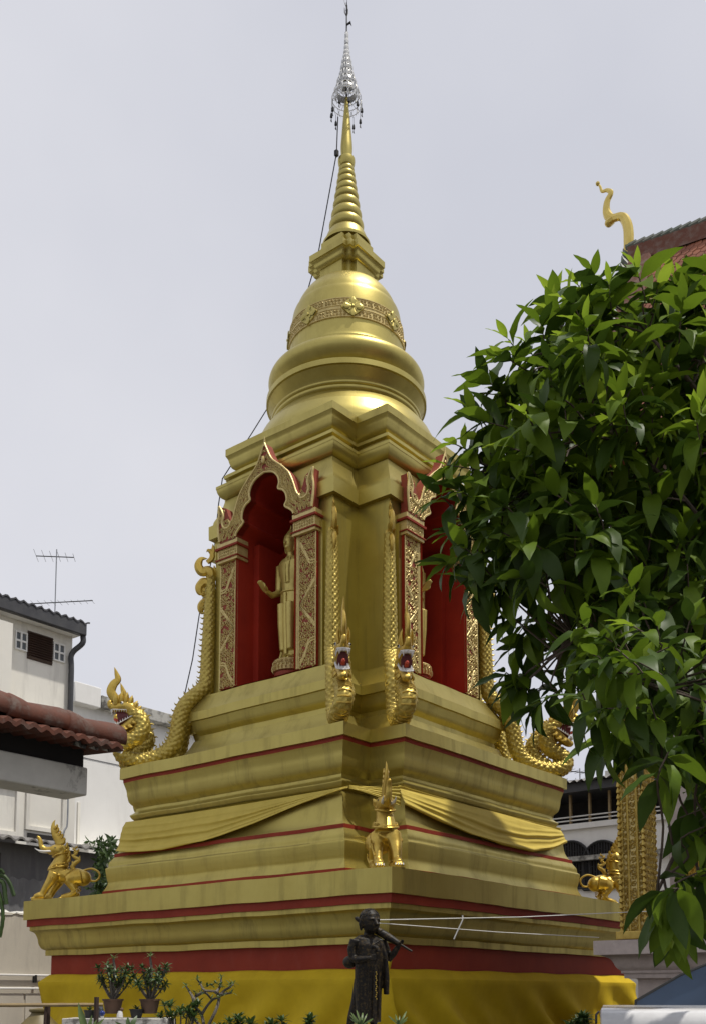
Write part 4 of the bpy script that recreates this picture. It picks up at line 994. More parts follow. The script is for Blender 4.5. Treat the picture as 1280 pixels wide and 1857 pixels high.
def antenna(name, label, base, mast, booms, group='roof aerials'):
    t = thing(name, label, 'antenna', base, 0, group); o = base
    MB().tube([(0, 0, 0), (0, 0, mast)], .022, 6).build('mast', STEEL, t)
    for z, (dx, dy), L, n, el, off in booms:
        d = Vector((dx, dy, 0)).normalized(); s = Vector((-d.y, d.x, 0))
        bm = MB().tube([d*(off-L/2)+Vector((0, 0, z)), d*(off+L/2)+Vector((0, 0, z+.02*L))], .02, 6).build('boom', IRON, t)
        e = MB()
        for k in range(n):
            c = d*(off-L/2+L*k/(n-1))+Vector((0, 0, z+.015)); w = el*(1-.35*k/(n-1))
            up = Vector((0, 0, .12*w))
            e.tube([c-s*w-up*0, c+s*w+up*0], .008, 4)
        e.build('elements', STEEL, bm, kind='stuff')
    return t
pr = at(1051, 1428, 0, hx+3)
antenna('tv_antenna', 'small distant aerial on the house roof right of the stupa', (pr.x, pr.y, pr.z-.3), 1.0, [(.55, (.5, -1), 1.5, 6, .5, 0), (.85, (.9, -.4), 1.0, 5, .35, 0)])

# ------------------------------------------------------------------ houses behind, left
by = 16.0
shop = thing('shophouse', 'tall white shophouse with dark gutter and louvred vent, upper left', 'building', (at(127, 1200, 1, by).x, by, 0))
og = tuple(shop.location); xr = at(131, 1200, 1, by).x; xl = xr-14
OV = .55; ze = at(150, 1151, 1, by-OV).z; GX = at(158, 1140, 1, by-OV).x; GT = at(158, 1131, 1, by-OV).z
MB().box(xl, xr, by, by+10, 0, ze+.015).build('wall', WHITE, shop, org=og)
MB().box(xl, at(6, 1200, 1, by).x, by-.5, by-.003, 0, ze-.35).build('side_pier', WHITE, shop, org=og)
MB().box(xl, GX, by-OV-.02, by-OV+.2, ze, GT).build('gutter', GUT, shop, org=og, bevel=.03)
MB().box(xl, GX-.1, by-OV+.2, by+.05, ze+.02, ze+.06).build('soffit', WHITE2, shop, org=og)
r_ = MB(); nn = 150
rows = [[(xl+(GX+.1-xl)*k/nn, by-OV-.04, GT+.03+.05*math.sin(k*1.9)) for k in range(nn+1)], [(xl+(GX+.1-xl)*k/nn, by+6, GT+.3+.05*math.sin(k*1.9)) for k in range(nn+1)]]
r_.grid(rows); rows = [[(p[0], p[1], p[2]-.06) for p in rows[0]], rows[0]]; r_.grid(rows).build('roof', GUT, shop, org=og)
MB().tube(cat_rom([(xr+.12, by-.42, ze+.02), (xr+.10, by-.42, ze-.25), (xr-.12, by-.15, ze-.62), (xr-.12, by-.15, ze-1.2), (xr-.12, by-.15, ze-3), (xr-.12, by-.15, 0)], 5), .095, 10).build('downpipe', GUT, shop, org=og)
def rect(px0, py0, px1, py1, y):
    a = at(px0, py0, 1, y); b = at(px1, py1, 1, y); return a.x, b.x, b.z, a.z
za, zb_ = at(27, 1148, 1, by).z, at(27, 1173, 1, by).z
def xw(px): return at(px, 1165, 1, by).x
zt_, zbm = at(80, 1160, 1, by).z+.12, at(80, 1160, 1, by).z-1.08
for x0, x1 in ((xw(27), xw(49)), (xw(97), xw(118))):
    wz0, wz1 = zt_-.72, zt_-.10
    f = MB(); d = .045
    f.box(x0, x1, by-.06, by-.002, wz0, wz0+d).box(x0, x1, by-.06, by-.002, wz1-d, wz1).box(x0, x0+d, by-.058, by-.002, wz0+d, wz1-d).box(x1-d, x1, by-.058, by-.002, wz0+d, wz1-d)
    xm, zm = (x0+x1)/2, (wz0+wz1)/2
    f.box(xm-.03, xm+.03, by-.056, by-.002, wz0+d, wz1-d).box(x0+d, xm-.03, by-.055, by-.002, zm-.03, zm+.03).box(xm+.03, x1-d, by-.055, by-.002, zm-.03, zm+.03)
    f_o = f.build('window', WHITE2, shop, org=og)
    for a, b in ((x0+d, xm-.03), (xm+.03, x1-d)):
        for c, e in ((wz0+d, zm-.03), (zm+.03, wz1-d)): MB().box(a, b, by-.02, by-.004, c, e).build('pane', GLASS, f_o, org=og)
vx0, vx1 = xw(50), xw(96)
v_o = MB().box(vx0, vx1, by-.02, by-.003, zt_-.92, zt_+.02).build('louvre_vent', BROWN, shop, org=og)
sl_ = MB()
for k in range(11):
    z = zt_-.87+k*.08; sl_.obox(((vx0+vx1)/2, by-.06, z), ((vx1-vx0)/2-.03, 0, 0), (0, .04, -.025), (0, .004, .007))
sl_.build('slats', BROWN, v_o, org=og, kind='stuff')
# balcony panels lower on the same house
bp = MB(); pz0, pz1 = at(60, 1523, 1, by-.6).z, at(60, 1445, 1, by-.6).z
bo = MB().box(xl, xr-.15, by-.6, by-.002, pz0-1, pz1+2.5).build('balcony_wall', WHITE, shop, org=og)
for px0, px1 in ((-60, 33), (46, 117)):
    x0, x1 = at(px0, 1480, 1, by-.6).x, at(px1, 1480, 1, by-.6).x; zc = at((px0+px1)/2, 1467, 1, by-.6).z
    m = MB(); m.box(x0, x1, by-.68, by-.602, zc+.72, zc+.85).box(x0, x1, by-.68, by-.602, zc-.75, zc-.62).box(x0, x0+.1, by-.68, by-.602, zc-.62, zc+.72).box(x1-.1, x1, by-.68, by-.602, zc-.62, zc+.72)
    m.build('panel_frame', WHITE, bo, org=og)
    MB().box(x0+.1, x1-.1, by-.66, by-.602, zc-1.05, zc-.85).build('drain_slot', DARK, bo, org=og)
MB().tube(cat_rom([(xr-.55, by-.7, pz1+2), (xr-.5, by-.7, pz1-.5), (xr-.62, by-.7, pz0+.4), (xr-1.0, by-.72, pz0-.4)], 5), .03, 5).build('loose_cable', STEEL, shop, org=og)
pb = at(100, 1118, 1, by+2.4)
antenna('tv_antenna', 'tall roof aerial with two yagi booms on the white shophouse', (pb.x, pb.y, pb.z-.5), at(103, 996, 1, by+2.4).z-pb.z+.5,
        [(.95+.05, (.56, -.83), 2.7, 12, .30, .05), (at(103, 1003, 1, by+2.4).z-pb.z+.35, (.8, -.75), 1.35, 6, .55, -.05)])
# lower white building behind
ly = 22.0
low = thing('white_building', 'low white building with mould-stained parapet behind the profile naga', 'building', (at(132, 1400, 1, ly).x, ly, 0))
og = tuple(low.location); x0 = at(132, 1400, 1, ly).x; zt2 = at(140, 1275, 1, ly).z
MB().box(x0, x0+24, ly, ly+8, 0, zt2).build('wall', WHITE2, low, org=og)
MB().box(x0+1.0, x0+24.5, ly-.5, ly+.4, zt2-.05, zt2+.45).build('parapet', MOSS, low, org=og, bevel=.03)
MB().box(x0-.3, x0+1.0, ly-.45, ly+.4, zt2-.1, zt2+.75).build('parapet_end', WHITE2, low, org=og, bevel=.03)
for dz in (2.2, 8.0, 9.4): MB().box(x0, x0+24, ly-.02, ly-.002, zt2-dz-.03, zt2-dz).build('wall_joint', TIN, low, org=og)
pw = at(142, 1500, 1, ly).x; MB().box(pw-.06, pw+.06, ly-.06, ly-.002, 0, at(142, 1455, 1, ly).z).build('conduit', WHITE, low, org=og)
zs = at(180, 1540, 1, ly-1).z; MB().box(x0, x0+8, ly-1.2, ly-.003, zs-.25, zs+.15).build('ledge', WHITE, low, org=og)
# dark lean-to shed with corrugated roof
sy = 9.5
shed = thing('shed', 'dark grey sheet-metal shed with corrugated roof edge behind the left elephant-lion', 'shed', (at(190, 1600, 1, sy).x, sy, 0))
og = tuple(shed.location); xr2 = at(183, 1600, 1, sy).x; zr = at(100, 1537, 1, sy).z
MB().box(xr2-9, xr2, sy, sy+3, 0, zr-.02).build('wall', TIN, shed, org=og)
for k in range(7): MB().box(xr2-1.5*k-.03, xr2-1.5*k+.01, sy-.025, sy-.002, 0, zr-.3).build('sheet_seam', GUT, shed, org=og)
nn = 150; r_ = MB()
f = lambda k, y, z: (xr2-9+(9.35)*k/nn, y, z+.045*math.sin(k*1.15)-.0*k)
r_.grid([[f(k, sy-.55, zr-.02) for k in range(nn+1)], [f(k, sy-.55, zr+.03) for k in range(nn+1)], [f(k, sy+3, zr+.6) for k in range(nn+1)]]).build('roof_sheet', TINR, shed, org=og)
low_z = at(60, 1595, 1, sy-.03).z
r_ = MB(); r_.grid([[(xr2-9+8.2*k/nn, sy-.03+.02*math.sin(k*1.15), low_z+.03*math.sin(k*1.15)) for k in range(nn+1)], [(xr2-9+8.2*k/nn, sy-.03+.02*math.sin(k*1.15), 1.5) for k in range(nn+1)]]).build('lower_sheet', TIN2 if 'TIN2' in globals() else mat('pale_sheet', (.15, .15, .16), (.2, .2, .205), rough=.6, nscale=2, stain=(.42, .42, .42), samt=.6, sscale=(5, 5, 1.5)), shed, org=og)
# cream yard wall
wy = 7.2
yw = thing('yard_wall', 'cream rendered yard wall with a thin pipe, bottom left behind the plinth', 'wall', (at(60, 1800, 1, wy).x, wy, 0))
og = tuple(yw.location); xr3 = og[0]+3.4; zw = at(50, 1657, 1, wy).z
MB().box(xr3-13, xr3, wy, wy+.2, 0, zw).build('wall', mat('cream_render', (.62, .575, .48), (.55, .51, .43), rough=.9, nscale=1.2, stain=(.28, .25, .22), samt=.55, sscale=(2.2, 2.2, .4), bump=.1), yw, org=og)
r2 = random.Random(4); cp = MB()
rows = [[(xr3-13+13*k/140, wy-.02, zw+r2.uniform(-.05, .01)) for k in range(141)], [(xr3-13+13*k/140, wy+.22, zw+r2.uniform(.03, .09)) for k in range(141)]]
cp.grid(rows).build('broken_top', CONC, yw, org=og)
for py in (1769, 1793): MB().tube([(xr3-13, wy-.06, at(50, py, 1, wy).z+.02), (xr3, wy-.06, at(50, py, 1, wy).z)], .022, 6).build('pipe', WHITE2, yw, org=og)
for px0, px1 in ((-30, 42), (46, 80)):
    x0, x1 = at(px0, 1820, 1, wy).x, at(px1, 1820, 1, wy).x; z1 = at(40, 1797, 1, wy).z
    MB().box(x0, x1, wy-.03, wy-.002, 0, z1-.05).build('wall_panel', MATS['cream_render'], yw, org=og, bevel=.01)
MB().box(at(62, 1775, 1, wy).x-.03, at(62, 1775, 1, wy).x+.03, wy-.08, wy-.002, at(62, 1782, 1, wy).z, at(62, 1768, 1, wy).z).build('pipe_clip', IRON, yw, org=og)
# porch with clay tiles, near left
py_ = -4.7
porch = thing('porch_roof', 'porch corner with clay ridge tiles and stained concrete beam, left edge', 'porch', (at(160, 1440, 1, py_).x, py_, 0))
og = tuple(porch.location); xe = at(159, 1440, 1, py_).x
zb0, zb1 = at(157, 1443, 1, py_).z, at(159, 1392, 1, py_).z
MB().box(xe-6, xe, py_, py_+.34, zb0, zb1).build('beam', CONC, porch, org=og, bevel=.015)
MB().box(xe-.45, xe-.1, py_+.05, py_+1.3, 0, zb0-.002).build('column', WHITE, porch, org=og) if False else None
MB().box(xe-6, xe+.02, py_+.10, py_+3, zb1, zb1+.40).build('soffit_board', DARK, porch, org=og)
zE = at(100, 1322, 1, py_-.35).z
nn = 240; r_ = MB()
g = lambda k, y, z, d=0: (xe-6+(6.16)*k/nn, y, z+.019*math.sin(k*1.25)+d)
r_.grid([[g(k, py_-.32, zE-.02, -.012) for k in range(nn+1)], [g(k, py_-.32, zE, .012) for k in range(nn+1)], [g(k, py_+.5, zE+.18) for k in range(nn+1)]])
r_.grid([[g(k, py_-.32, zE-.02, -.012) for k in range(nn+1)], [g(k, py_+1.2, zE+.10, -.012) for k in range(nn+1)]])
r_.build('tile_eave', TERRA, porch, org=og)
tip = at(211, 1338, 1, py_-.05)
for i in range(9):
    xa = tip.x-.62*i; xb = xa-.68; zz = tip.z-.03+.018*i
    pts = []
    r0, r1 = (.155, .135)
    rows = []
    for x, r in ((xa, r0*.98), (xa-.07, r0*1.03), (xa-.14, r0*1.0), (xa-.42, r1*1.0), (xa-.50, r1*1.16), (xa-.60, r1*1.30), (xb, r1*1.1)):
        rows.append([(x, py_-.05+r*math.cos(a)*1.15, zz+r*math.sin(a)) for a in np.linspace(-.45, PI+.45, 15)])
    o = MB().grid(rows).build('ridge_tile', TERRA, porch, org=og, smooth=40); m_ = o.modifiers.new('solid', 'SOLIDIFY'); m_.thickness = .025
e_ = MB(); e_.grid([[(tip.x-.02-.60*k/24, py_-.20-.002*k, tip.z-.14-.05*math.sin(k*1.05)-.02*k/24*3) for k in range(25)], [(tip.x-.02-.60*k/24, py_+.3, tip.z-.03) for k in range(25)]])
e_.build('verge_mortar', CONC, porch, org=og)

# lightning cable down the stupa
def ax(px, py, d): 
    r = ray(px, py); t = ((-CAM)@_fh+d)/(r@_fh); return Vector((CAM+r*t).tolist())
cb = MB().tube([ax(613, 212, -.05), ax(610.5, 278, -.1), ax(592, 380, 0), ax(577, 462, .15), ax(540, 590, 1.3), ax(487, 738, 1.3), ax(457, 786, 1.2), ax(404, 868, .9), ax(397, 915, .9), ax(390, 990, 1.2), ax(362, 1115, 1.3), ax(350, 1195, 1.2), ax(332, 1275, 1.0)], .013, 5)
cb_o = tag(cb.build('lightning_cable', IRON), 'thin dark cable hanging from the spire down the left of the stupa', 'cable')
c0 = ax(610.5, 278, -.1); MB().box(c0.x-.035, c0.x+.035, c0.y-.035, c0.y+.035, c0.z-.06, c0.z+.06).build('cable_clamp', RUBB, cb_o)

# ------------------------------------------------------------------ leaf meshes
def leaf_mesh(name, m, droop, wid=.17, fold=.22, wave=.02, seed=0, seg=7):
    r2 = random.Random(seed); rows = []
    y = z = 0.0; ang = droop*.15; st = 1/seg
    for i in range(seg+1):
        t = i/seg; wv = wid*max(.02, math.sin(PI*min(1, t**.80))**.95)
        c, s = math.cos(ang), math.sin(ang)
        row = []
        for k in (-1, -.55, 0, .55, 1):
            up = fold*abs(k)*wv+(wave*math.sin(t*15+seed*2+k*1.7) if abs(k) == 1 else 0)
            row.append((k*wv, y+s*up, z+c*up))
        rows.append(row)
        ang -= droop*st*1.25; y += math.cos(ang)*st; z += math.sin(ang)*st
    mb = MB().grid(rows); return mb.mesh(name, m, 60, fix=False)
LM = {}
for key, m in (('g', LEAF), ('d', LEAFD), ('y', LEAFN)):
    for q, dr in enumerate((.35, .9, 1.5)): LM[key, q] = leaf_mesh('leaf', m, dr, .172 if key != 'y' else .15, .22 if q else .3, .022, q*3+len(key))
def frame(p, d, nrm, L):
    d = Vector(d).normalized(); n = Vector(nrm); n = (n-d*n.dot(d))
    if n.length < 1e-3: n = Vector((1, 0, 0)).cross(d)
    n.normalize(); x = d.cross(n)
    M = Matrix(((x.x, d.x, n.x, p[0]), (x.y, d.y, n.y, p[1]), (x.z, d.z, n.z, p[2]), (0, 0, 0, 1)))
    return M @ Matrix.Diagonal((L, L, L, 1))
def join_leaves(name, items, parent, meshes, org=(0, 0, 0)):
    """many leaves as one mesh with a slot per material"""
    V = []; Fc = []; MI = []; mats = []; base = 0
    cache = {}
    for key, M in items:
        me = meshes[key]
        if key not in cache:
            co = np.array([v.co for v in me.vertices]); fs = [tuple(p.vertices) for p in me.polygons]; m = me.materials[0]
            if m not in mats: mats.append(m)
            cache[key] = (co, fs, mats.index(m))
        co, fs, mi = cache[key]; A = np.array(M)
        V.append(co@A[:3, :3].T+A[:3, 3]-np.array(org)); Fc += [tuple(base+i for i in f) for f in fs]; MI += [mi]*len(fs); base += len(co)
    me = D.meshes.new(name); me.from_pydata(np.concatenate(V).tolist(), [], Fc)
    for m in mats: me.materials.append(m)
    me.polygons.foreach_set('material_index', MI); me.shade_smooth()
    o = link(name, me, parent); o['kind'] = 'stuff'; return o

# ------------------------------------------------------------------ big-leaved tree, near right
rt = random.Random(21)
tb = dep(1345, 1780, 7.0); tb.z = 0
tree = thing('leafy_tree', 'big broad-leaved green tree filling the right side in front of the temple', 'tree', tuple(tb))
org = tuple(tb)
POLY = [(1235, 478), (1180, 515), (1130, 540), (1060, 520), (1025, 530), (990, 575), (945, 610), (905, 655), (875, 705), (850, 745), (815, 840), (800, 900), (812, 950), (835, 1000), (850, 1045), (885, 1070), (925, 1105), (915, 1160), (925, 1205), (945, 1255), (965, 1300), (1015, 1315), (1060, 1310), (1085, 1345), (1120, 1315), (1165, 1290), (1205, 1370), (1205, 1480), (1188, 1560), (1182, 1630), (1200, 1675), (1228, 1705), (1262, 1725), (1300, 1690), (1400, 1500), (1430, 1000), (1400, 650), (1330, 490)]
def inside(x, y):
    c = False; n = len(POLY)
    for i in range(n):
        x0, y0 = POLY[i]; x1, y1 = POLY[(i+1) % n]
        if (y0 > y) != (y1 > y) and x < (x1-x0)*(y-y0)/(y1-y0)+x0: c = not c
    return c
def edge_d(x, y):
    b = 1e9; n = len(POLY)
    for i in range(n):
        x0, y0 = POLY[i]; x1, y1 = POLY[(i+1) % n]; L = (x1-x0)**2+(y1-y0)**2
        t = max(0, min(1, ((x-x0)*(x1-x0)+(y-y0)*(y1-y0))/L)); b = min(b, math.hypot(x-x0-t*(x1-x0), y-y0-t*(y1-y0)))
    return b
# limbs
limbs = []
def limb(pts, r0, r1):
    P = [dep(*p) for p in pts]; pp = cat_rom(P, 6); k = len(pp)
    limbs.append([Vector(q.tolist()) for q in pp]); return pp, [r0+(r1-r0)*j/(k-1) for j in range(k)]
trunk = MB(); top = dep(1335, 1050, 7.2)
pp, rr_ = limb([(1345, 2150, 7.0), (1350, 1600, 7.0), (1330, 1250, 7.1), (1340, 950, 7.2), (1320, 700, 7.3), (1290, 560, 7.3)], .14, .03); pp[0][2] = 0
trunk.tube(pp, rr_, 12).build('trunk', BARKD, tree, org=org)
for pts, r in (([(1335, 1150, 7.1), (1200, 1010, 7.2), (1050, 900, 7.1), (900, 850, 6.9)], .035), ([(1335, 1000, 7.2), (1180, 850, 7.1), (1060, 700, 7.2), (1000, 590, 7.0)], .035),
               ([(1332, 1230, 7.1), (1200, 1160, 6.9), (1060, 1150, 6.8), (960, 1230, 6.8)], .03), ([(1345, 1350, 7.0), (1260, 1260, 6.0), (1180, 1240, 5.4), (1090, 1230, 5.1)], .022),
               ([(1348, 1500, 7.0), (1290, 1480, 6.0), (1230, 1540, 5.5), (1190, 1620, 5.3)], .02), ([(1330, 800, 7.2), (1240, 680, 6.7), (1160, 590, 6.8)], .025),
               ([(1335, 1080, 7.1), (1260, 930, 6.9), (1150, 820, 6.7), (1080, 790, 6.6)], .022), ([(1345, 1400, 7.0), (1280, 1250, 7.6), (1130, 1000, 7.9), (980, 820, 7.7)], .04)):
    pp, rr_ = limb(pts, r, .008); MB().tube(pp, rr_, 8).build('branch', BARKD, tree, org=org)
LP = np.array([tuple(q) for l in limbs for q in l])
leaves = []; twigs = MB(); placed = []
def sprig(px, py, d, young, size=1.0, dense=9):
    p = dep(px, py, d); ed = edge_d(px, py)
    cx = Vector(_rt)*((px-1240)/500.0)
    upness = np.interp(py, [480, 800, 1000, 1300, 1750], [1.1, .8, .45, .05, -.25])
    if px < 960: upness *= .35
    axis = (cx+Vector((0, 0, upness))+Vector((rt.uniform(-.35, .35), rt.uniform(-.35, .35), rt.uniform(-.2, .25)))-Vector(_fh.tolist())*rt.uniform(0, .5)).normalized()
    j = int(np.argmin(((LP-np.array(p-axis*.35))**2).sum(1))); q0 = Vector(LP[j].tolist()); mid = q0.lerp(p, .55)+Vector((0, 0, -.04))
    tp = cat_rom([q0, mid, p-axis*.16, p+axis*.04], 3); twigs.tube(tp, [.008+(.004-.008)*k/(len(tp)-1) for k in range(len(tp))], 5)
    a0 = rt.uniform(0, 6.3); s1 = axis.orthogonal().normalized(); s2 = axis.cross(s1)
    droopy = np.interp(py, [480, 800, 1050, 1400], [.30, .62, .95, 1.15])
    for i in range(dense):
        t = i/(dense-1); az = a0+i*2.39996
        spread = .35+1.25*t+rt.uniform(-.15, .15)
        rad = s1*math.cos(az)+s2*math.sin(az)
        dr = axis*math.cos(spread)+rad*math.sin(spread)
        dr = (dr+Vector((0, 0, -1))*droopy*(.35+.75*t)*rt.uniform(.6, 1.3)).normalized()
        base = p+axis*(.05-.20*t)
        L = size*rt.uniform(.27, .40)*(.62+.38*min(1, t*2.5))
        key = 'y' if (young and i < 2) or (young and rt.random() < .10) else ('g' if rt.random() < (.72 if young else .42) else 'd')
        if key == 'y': L *= .82
        qd = 0 if (i < 2) else rt.choice((0, 1, 1, 2))
        nrm = Vector((0, 0, 1))*.9+axis*.5+Vector((rt.uniform(-.4, .4), rt.uniform(-.4, .4), 0))
        leaves.append((d, px, py, (key, qd), frame(base, dr, nrm, L)))
tries = 0
while len(placed) < 248 and tries < 9000:
    tries += 1
    x, y = rt.uniform(790, 1420), rt.uniform(470, 1740)
    out = (not inside(x, y)) and edge_d(x, y) < 26 and rt.random() < .3 and y < 1350
    if not inside(x, y) and not out: continue
    if (y > 1060 and x < 1020 and rt.random() < .62) or (y > 1400 and rt.random() < .62): continue
    if any((x-a)**2+(y-b)**2 < 30**2 for a, b in placed): continue
    placed.append((x, y)); ed = edge_d(x, y)
    d = 7.0+rt.uniform(-.9, .5) if ed > 60 else 7.0+rt.uniform(-.35, .35)
    if y > 1130 and x > 1050: d = rt.uniform(4.9, 6.0) if ed < 120 or rt.random() < .6 else d
    young = (y < 900 and rt.random() < .62) or rt.random() < .14
    sprig(x, y, d, young, 1.0 if d > 6.1 else .80, rt.choice((8, 9, 10, 11)))
n2 = 0
while n2 < 150:                                                 # deeper layers of the crown
    x, y = rt.uniform(830, 1420), rt.uniform(520, 1500)
    if not inside(x, y) or edge_d(x, y) < 55 or (y > 1030 and x < 1060): continue
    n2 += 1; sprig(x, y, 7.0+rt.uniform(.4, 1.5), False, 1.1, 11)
twigs.build('twigs', BARKD, tree, org=org, kind='stuff')
vis = sorted([l for l in leaves if 740 < l[1] < 1290], key=lambda l: l[0])
front = vis[:300]; ids = set(id(l) for l in front)
for l in front:
    o = link('leaf', LM[l[3]], tree); M = l[4].copy(); M.translation = M.translation-Vector(org); o.matrix_basis = M
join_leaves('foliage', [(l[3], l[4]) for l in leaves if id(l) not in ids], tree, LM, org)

# ------------------------------------------------------------------ small plants
SL = {k: leaf_mesh('small_leaf', m, dr, wd, .2, .0, 3, 3) for k, (m, dr, wd) in {'a': (PLANT, .5, .16), 'b': (PLANTP, .6, .12), 'f': (FLOW, .4, .3), 't': (PLANTP, .9, .05), 'w': (PLANT, 1.1, .10)}.items()}
def rosette(items, p, axis, n, L, key, spread=(.5, 1.4), r2=rnd):
    axis = Vector(axis).normalized(); s1 = axis.orthogonal().normalized(); s2 = axis.cross(s1); a0 = r2.uniform(0, 6)
    for i in range(n):
        az = a0+i*2.4; sp = spread[0]+(spread[1]-spread[0])*i/max(1, n-1)
        d = axis*math.cos(sp)+(s1*math.cos(az)+s2*math.sin(az))*math.sin(sp)
        items.append((key, frame(p, d, axis+Vector((0, 0, .3)), L*r2.uniform(.75, 1.15))))
def pot(root, r, h, m, z=0):
    MB().lathe([(r*.72, z), (r*.98, z+h*.88), (r*1.08, z+h*.88), (r*1.08, z+h), (r*.92, z+h), (r*.88, z+h*.9), (0.01, z+h*.9)], 20).build('pot', m, root)
def adenium(px, py, d, label, pm, tall, w, seed):
    p = dep(px, py, d); t = thing('potted_plant', label, 'plant', tuple(p), 0, 'potted desert roses on the shelf'); r2 = random.Random(seed)
    pot(t, .095, .14, pm); st = MB(); it = []
    for k in range(13):
        a = k*2.4; tip = Vector((w*math.cos(a)*r2.uniform(.45, 1), w*math.sin(a)*r2.uniform(.45, 1), .22+r2.uniform(.05, .24)))
        st.tube(cat_rom([(0, 0, .12), tip*.5+Vector((0, 0, .04)), tip], 3), [.012]*3+[.008]*3+[.005], 6)
        rosette(it, tip, tip-Vector((0, 0, .15)), 14, .075, 'a', (.3, 1.7), r2); rosette(it, tip*.82+Vector((0, 0, .02)), tip, 10, .072, 'a', (.5, 1.8), r2); rosette(it, tip*.6+Vector((0, 0, .06)), tip, 8, .07, 'a', (.5, 1.8), r2)
        if r2.random() < .6: rosette(it, tip+Vector((0, 0, .02)), (0, 0, 1), 5, .03, 'f', (.9, 1.2), r2)
    st.tube([(0, 0, .15), (.01, 0, .45), (.0, .01, tall)], [.018, .014, .011], 6); rosette(it, Vector((0, .01, tall)), (0, 0, 1), 9, .085, 'b', (.5, 1.5), r2)
    st.build('stems', BARK, t, kind='stuff'); join_leaves('foliage', it, t, SL)
SH = 10.0
adenium(205, 1838, SH, 'desert rose in clay pot with one tall shoot, left of the pair', POT, .53, .19, 1)
adenium(272, 1838, SH, 'desert rose in clay pot with one tall shoot, right of the pair', POT, .55, .19, 2)
sp_ = dep(218, 1846, SH)
shelf = thing('plant_shelf', 'peeling white concrete shelf carrying the potted plants, bottom left', 'shelf', (sp_.x, sp_.y, 0), YAW-PI/2)
zt = sp_.z
MB().box(-.50, .50, -.22, .25, zt-.09, zt).build('slab', mat('peeling_paint', (.62, .60, .55), (.22, .21, .19), rough=.9, nscale=9, bump=.2, ramp=(.48, .6)), shelf, bevel=.008)
for x in (-.42, .34): MB().box(x, x+.1, -.16, .2, 0, zt-.09).build('support', CONC, shelf)
def small_pot(name, px, py, d, label, r, h, m, key, n, L, ax=(0, 0, 1)):
    p = dep(px, py, d); t = thing(name, label, 'plant', tuple(p), 0); pot(t, r, h, m); it = []
    rosette(it, Vector((0, 0, h*.9)), ax, n, L, key, (.15, 1.25)); join_leaves('foliage', it, t, SL)
small_pot('potted_plant', 163, 1846, SH-.05, 'little orchid in a black pot at the left end of the shelf', .055, .075, PLAST, 'b', 9, .10)
small_pot('potted_plant', 248, 1846, SH-.08, 'spiky succulent in a black pot between the desert roses', .065, .085, PLAST, 'w', 22, .085)
p = dep(183, 1845, SH-.12); t = thing('glass_jar', 'clear glass jar with grey lid on the plant shelf', 'jar', tuple(p)); MB().lathe([(.025, 0), (.028, .005), (.028, .08), (.022, .09)], 14).build('jar', GLASS, t); MB().lathe([(.024, .09), (.024, .105), (.001, .106)], 14).build('lid', STEEL, t)
p = dep(186, 1846, SH-.18); t = thing('ornament_ball', 'small blue glazed ball ornament on the plant shelf', 'ornament', tuple(p)); MB().lathe([(.014, 0), (.018, .015), (.01, .02)], 12).build('foot', WHITEP, t); MB().ball((0, 0, .045), .027, 12).build('ball', ORB, t)
p = dep(218, 1845, SH-.15); t = thing('white_figurine', 'small white and brown figurine on the plant shelf', 'figurine', tuple(p)); MB().tube([(0, 0, 0), (0, 0, .03), (.005, 0, .06)], [.03, .028, .018], 10).build('body', WHITEP, t); MB().ball((.012, -.01, .075), .018, 10).build('head', POT, t)
# bamboo rail
ra, rb_ = dep(-12, 1823, 9.2), dep(187, 1822, 9.6)
rail = thing('bamboo_rail', 'bamboo handrail on dark posts at the bottom left', 'rail', (ra.x, ra.y, 0)); og = (ra.x, ra.y, 0)
MB().tube([ra+(rb_-ra)*t for t in np.linspace(-.2, 1, 13)], [.018, .016]*6+[.018], 8).build('bamboo_pole', BAMB, rail, org=og)
for px, tp in ((88, 1822), (176, 1808)):
    p = dep(px, tp, 9.45); MB().tube([(p.x, p.y, 0), (p.x, p.y, p.z)], .022, 8).build('post', WOOD, rail, org=og)
p = dep(84, 1824, 9.4); MB().tube([(p.x-.04, p.y, 0.5), (p.x, p.y, p.z)], .014, 6).build('brace', WOOD, rail, org=og)
# glossy broad-leaved plant by the rail
def blades(name, label, px, py, d, specs, key='b', cat='plant', group=None, stem=0):
    p = dep(px, py, d); t = thing(name, label, cat, (p.x, p.y, 0), 0, group); it = []; og = (p.x, p.y, 0)
    st = MB(); st.tube([(0, 0, 0), (0, 0, p.z)], [.02, .012], 6); st.build('stem', PLANT, t)
    for dx, dz, L, k in specs:
        it.append((k, frame(Vector((0, 0, p.z-.05)), Vector(_rt)*dx+Vector((0, 0, dz)), -Vector(_fh), L)))
    join_leaves('foliage', it, t, BL)
BL = {'b': leaf_mesh('blade', PLANTP, .25, .10, .3, 0, 1, 5), 'w': leaf_mesh('blade', PLANT, .8, .14, .2, .01, 2, 5), 't': leaf_mesh('blade', PLANTP, 1.1, .045, .2, 0, 3, 5)}
blades('broad_leaf_plant', 'pale upright broad leaves beside the bamboo post', 160, 1868, 8.6, [(-.35, 1, .30, 'b'), (.45, .9, .16, 'b'), (.7, .8, .20, 'b'), (.1, .7, .18, 'b')])
blades('broad_leaf_plant', 'wide green leaves hanging in front of the plant shelf', 236, 1858, 8.9, [(-.8, .45, .16, 'b'), (.8, .3, .17, 'w'), (.3, .8, .16, 'w'), (-.2, .7, .14, 'w'), (.9, -.2, .15, 'w')])
for px, py, lb, n in ((655, 1850, 'slender grass-like plant in front of the monk statue', 15), (722, 1850, 'slender grass-like plant right of the monk statue', 13)):
    r2 = random.Random(px); blades('grassy_plant', lb, px, py, 10.3, [(r2.uniform(-1, 1), r2.uniform(.1, 1.2), r2.uniform(.10, .23), 't') for _ in range(n)], group='slender plants by the monk')
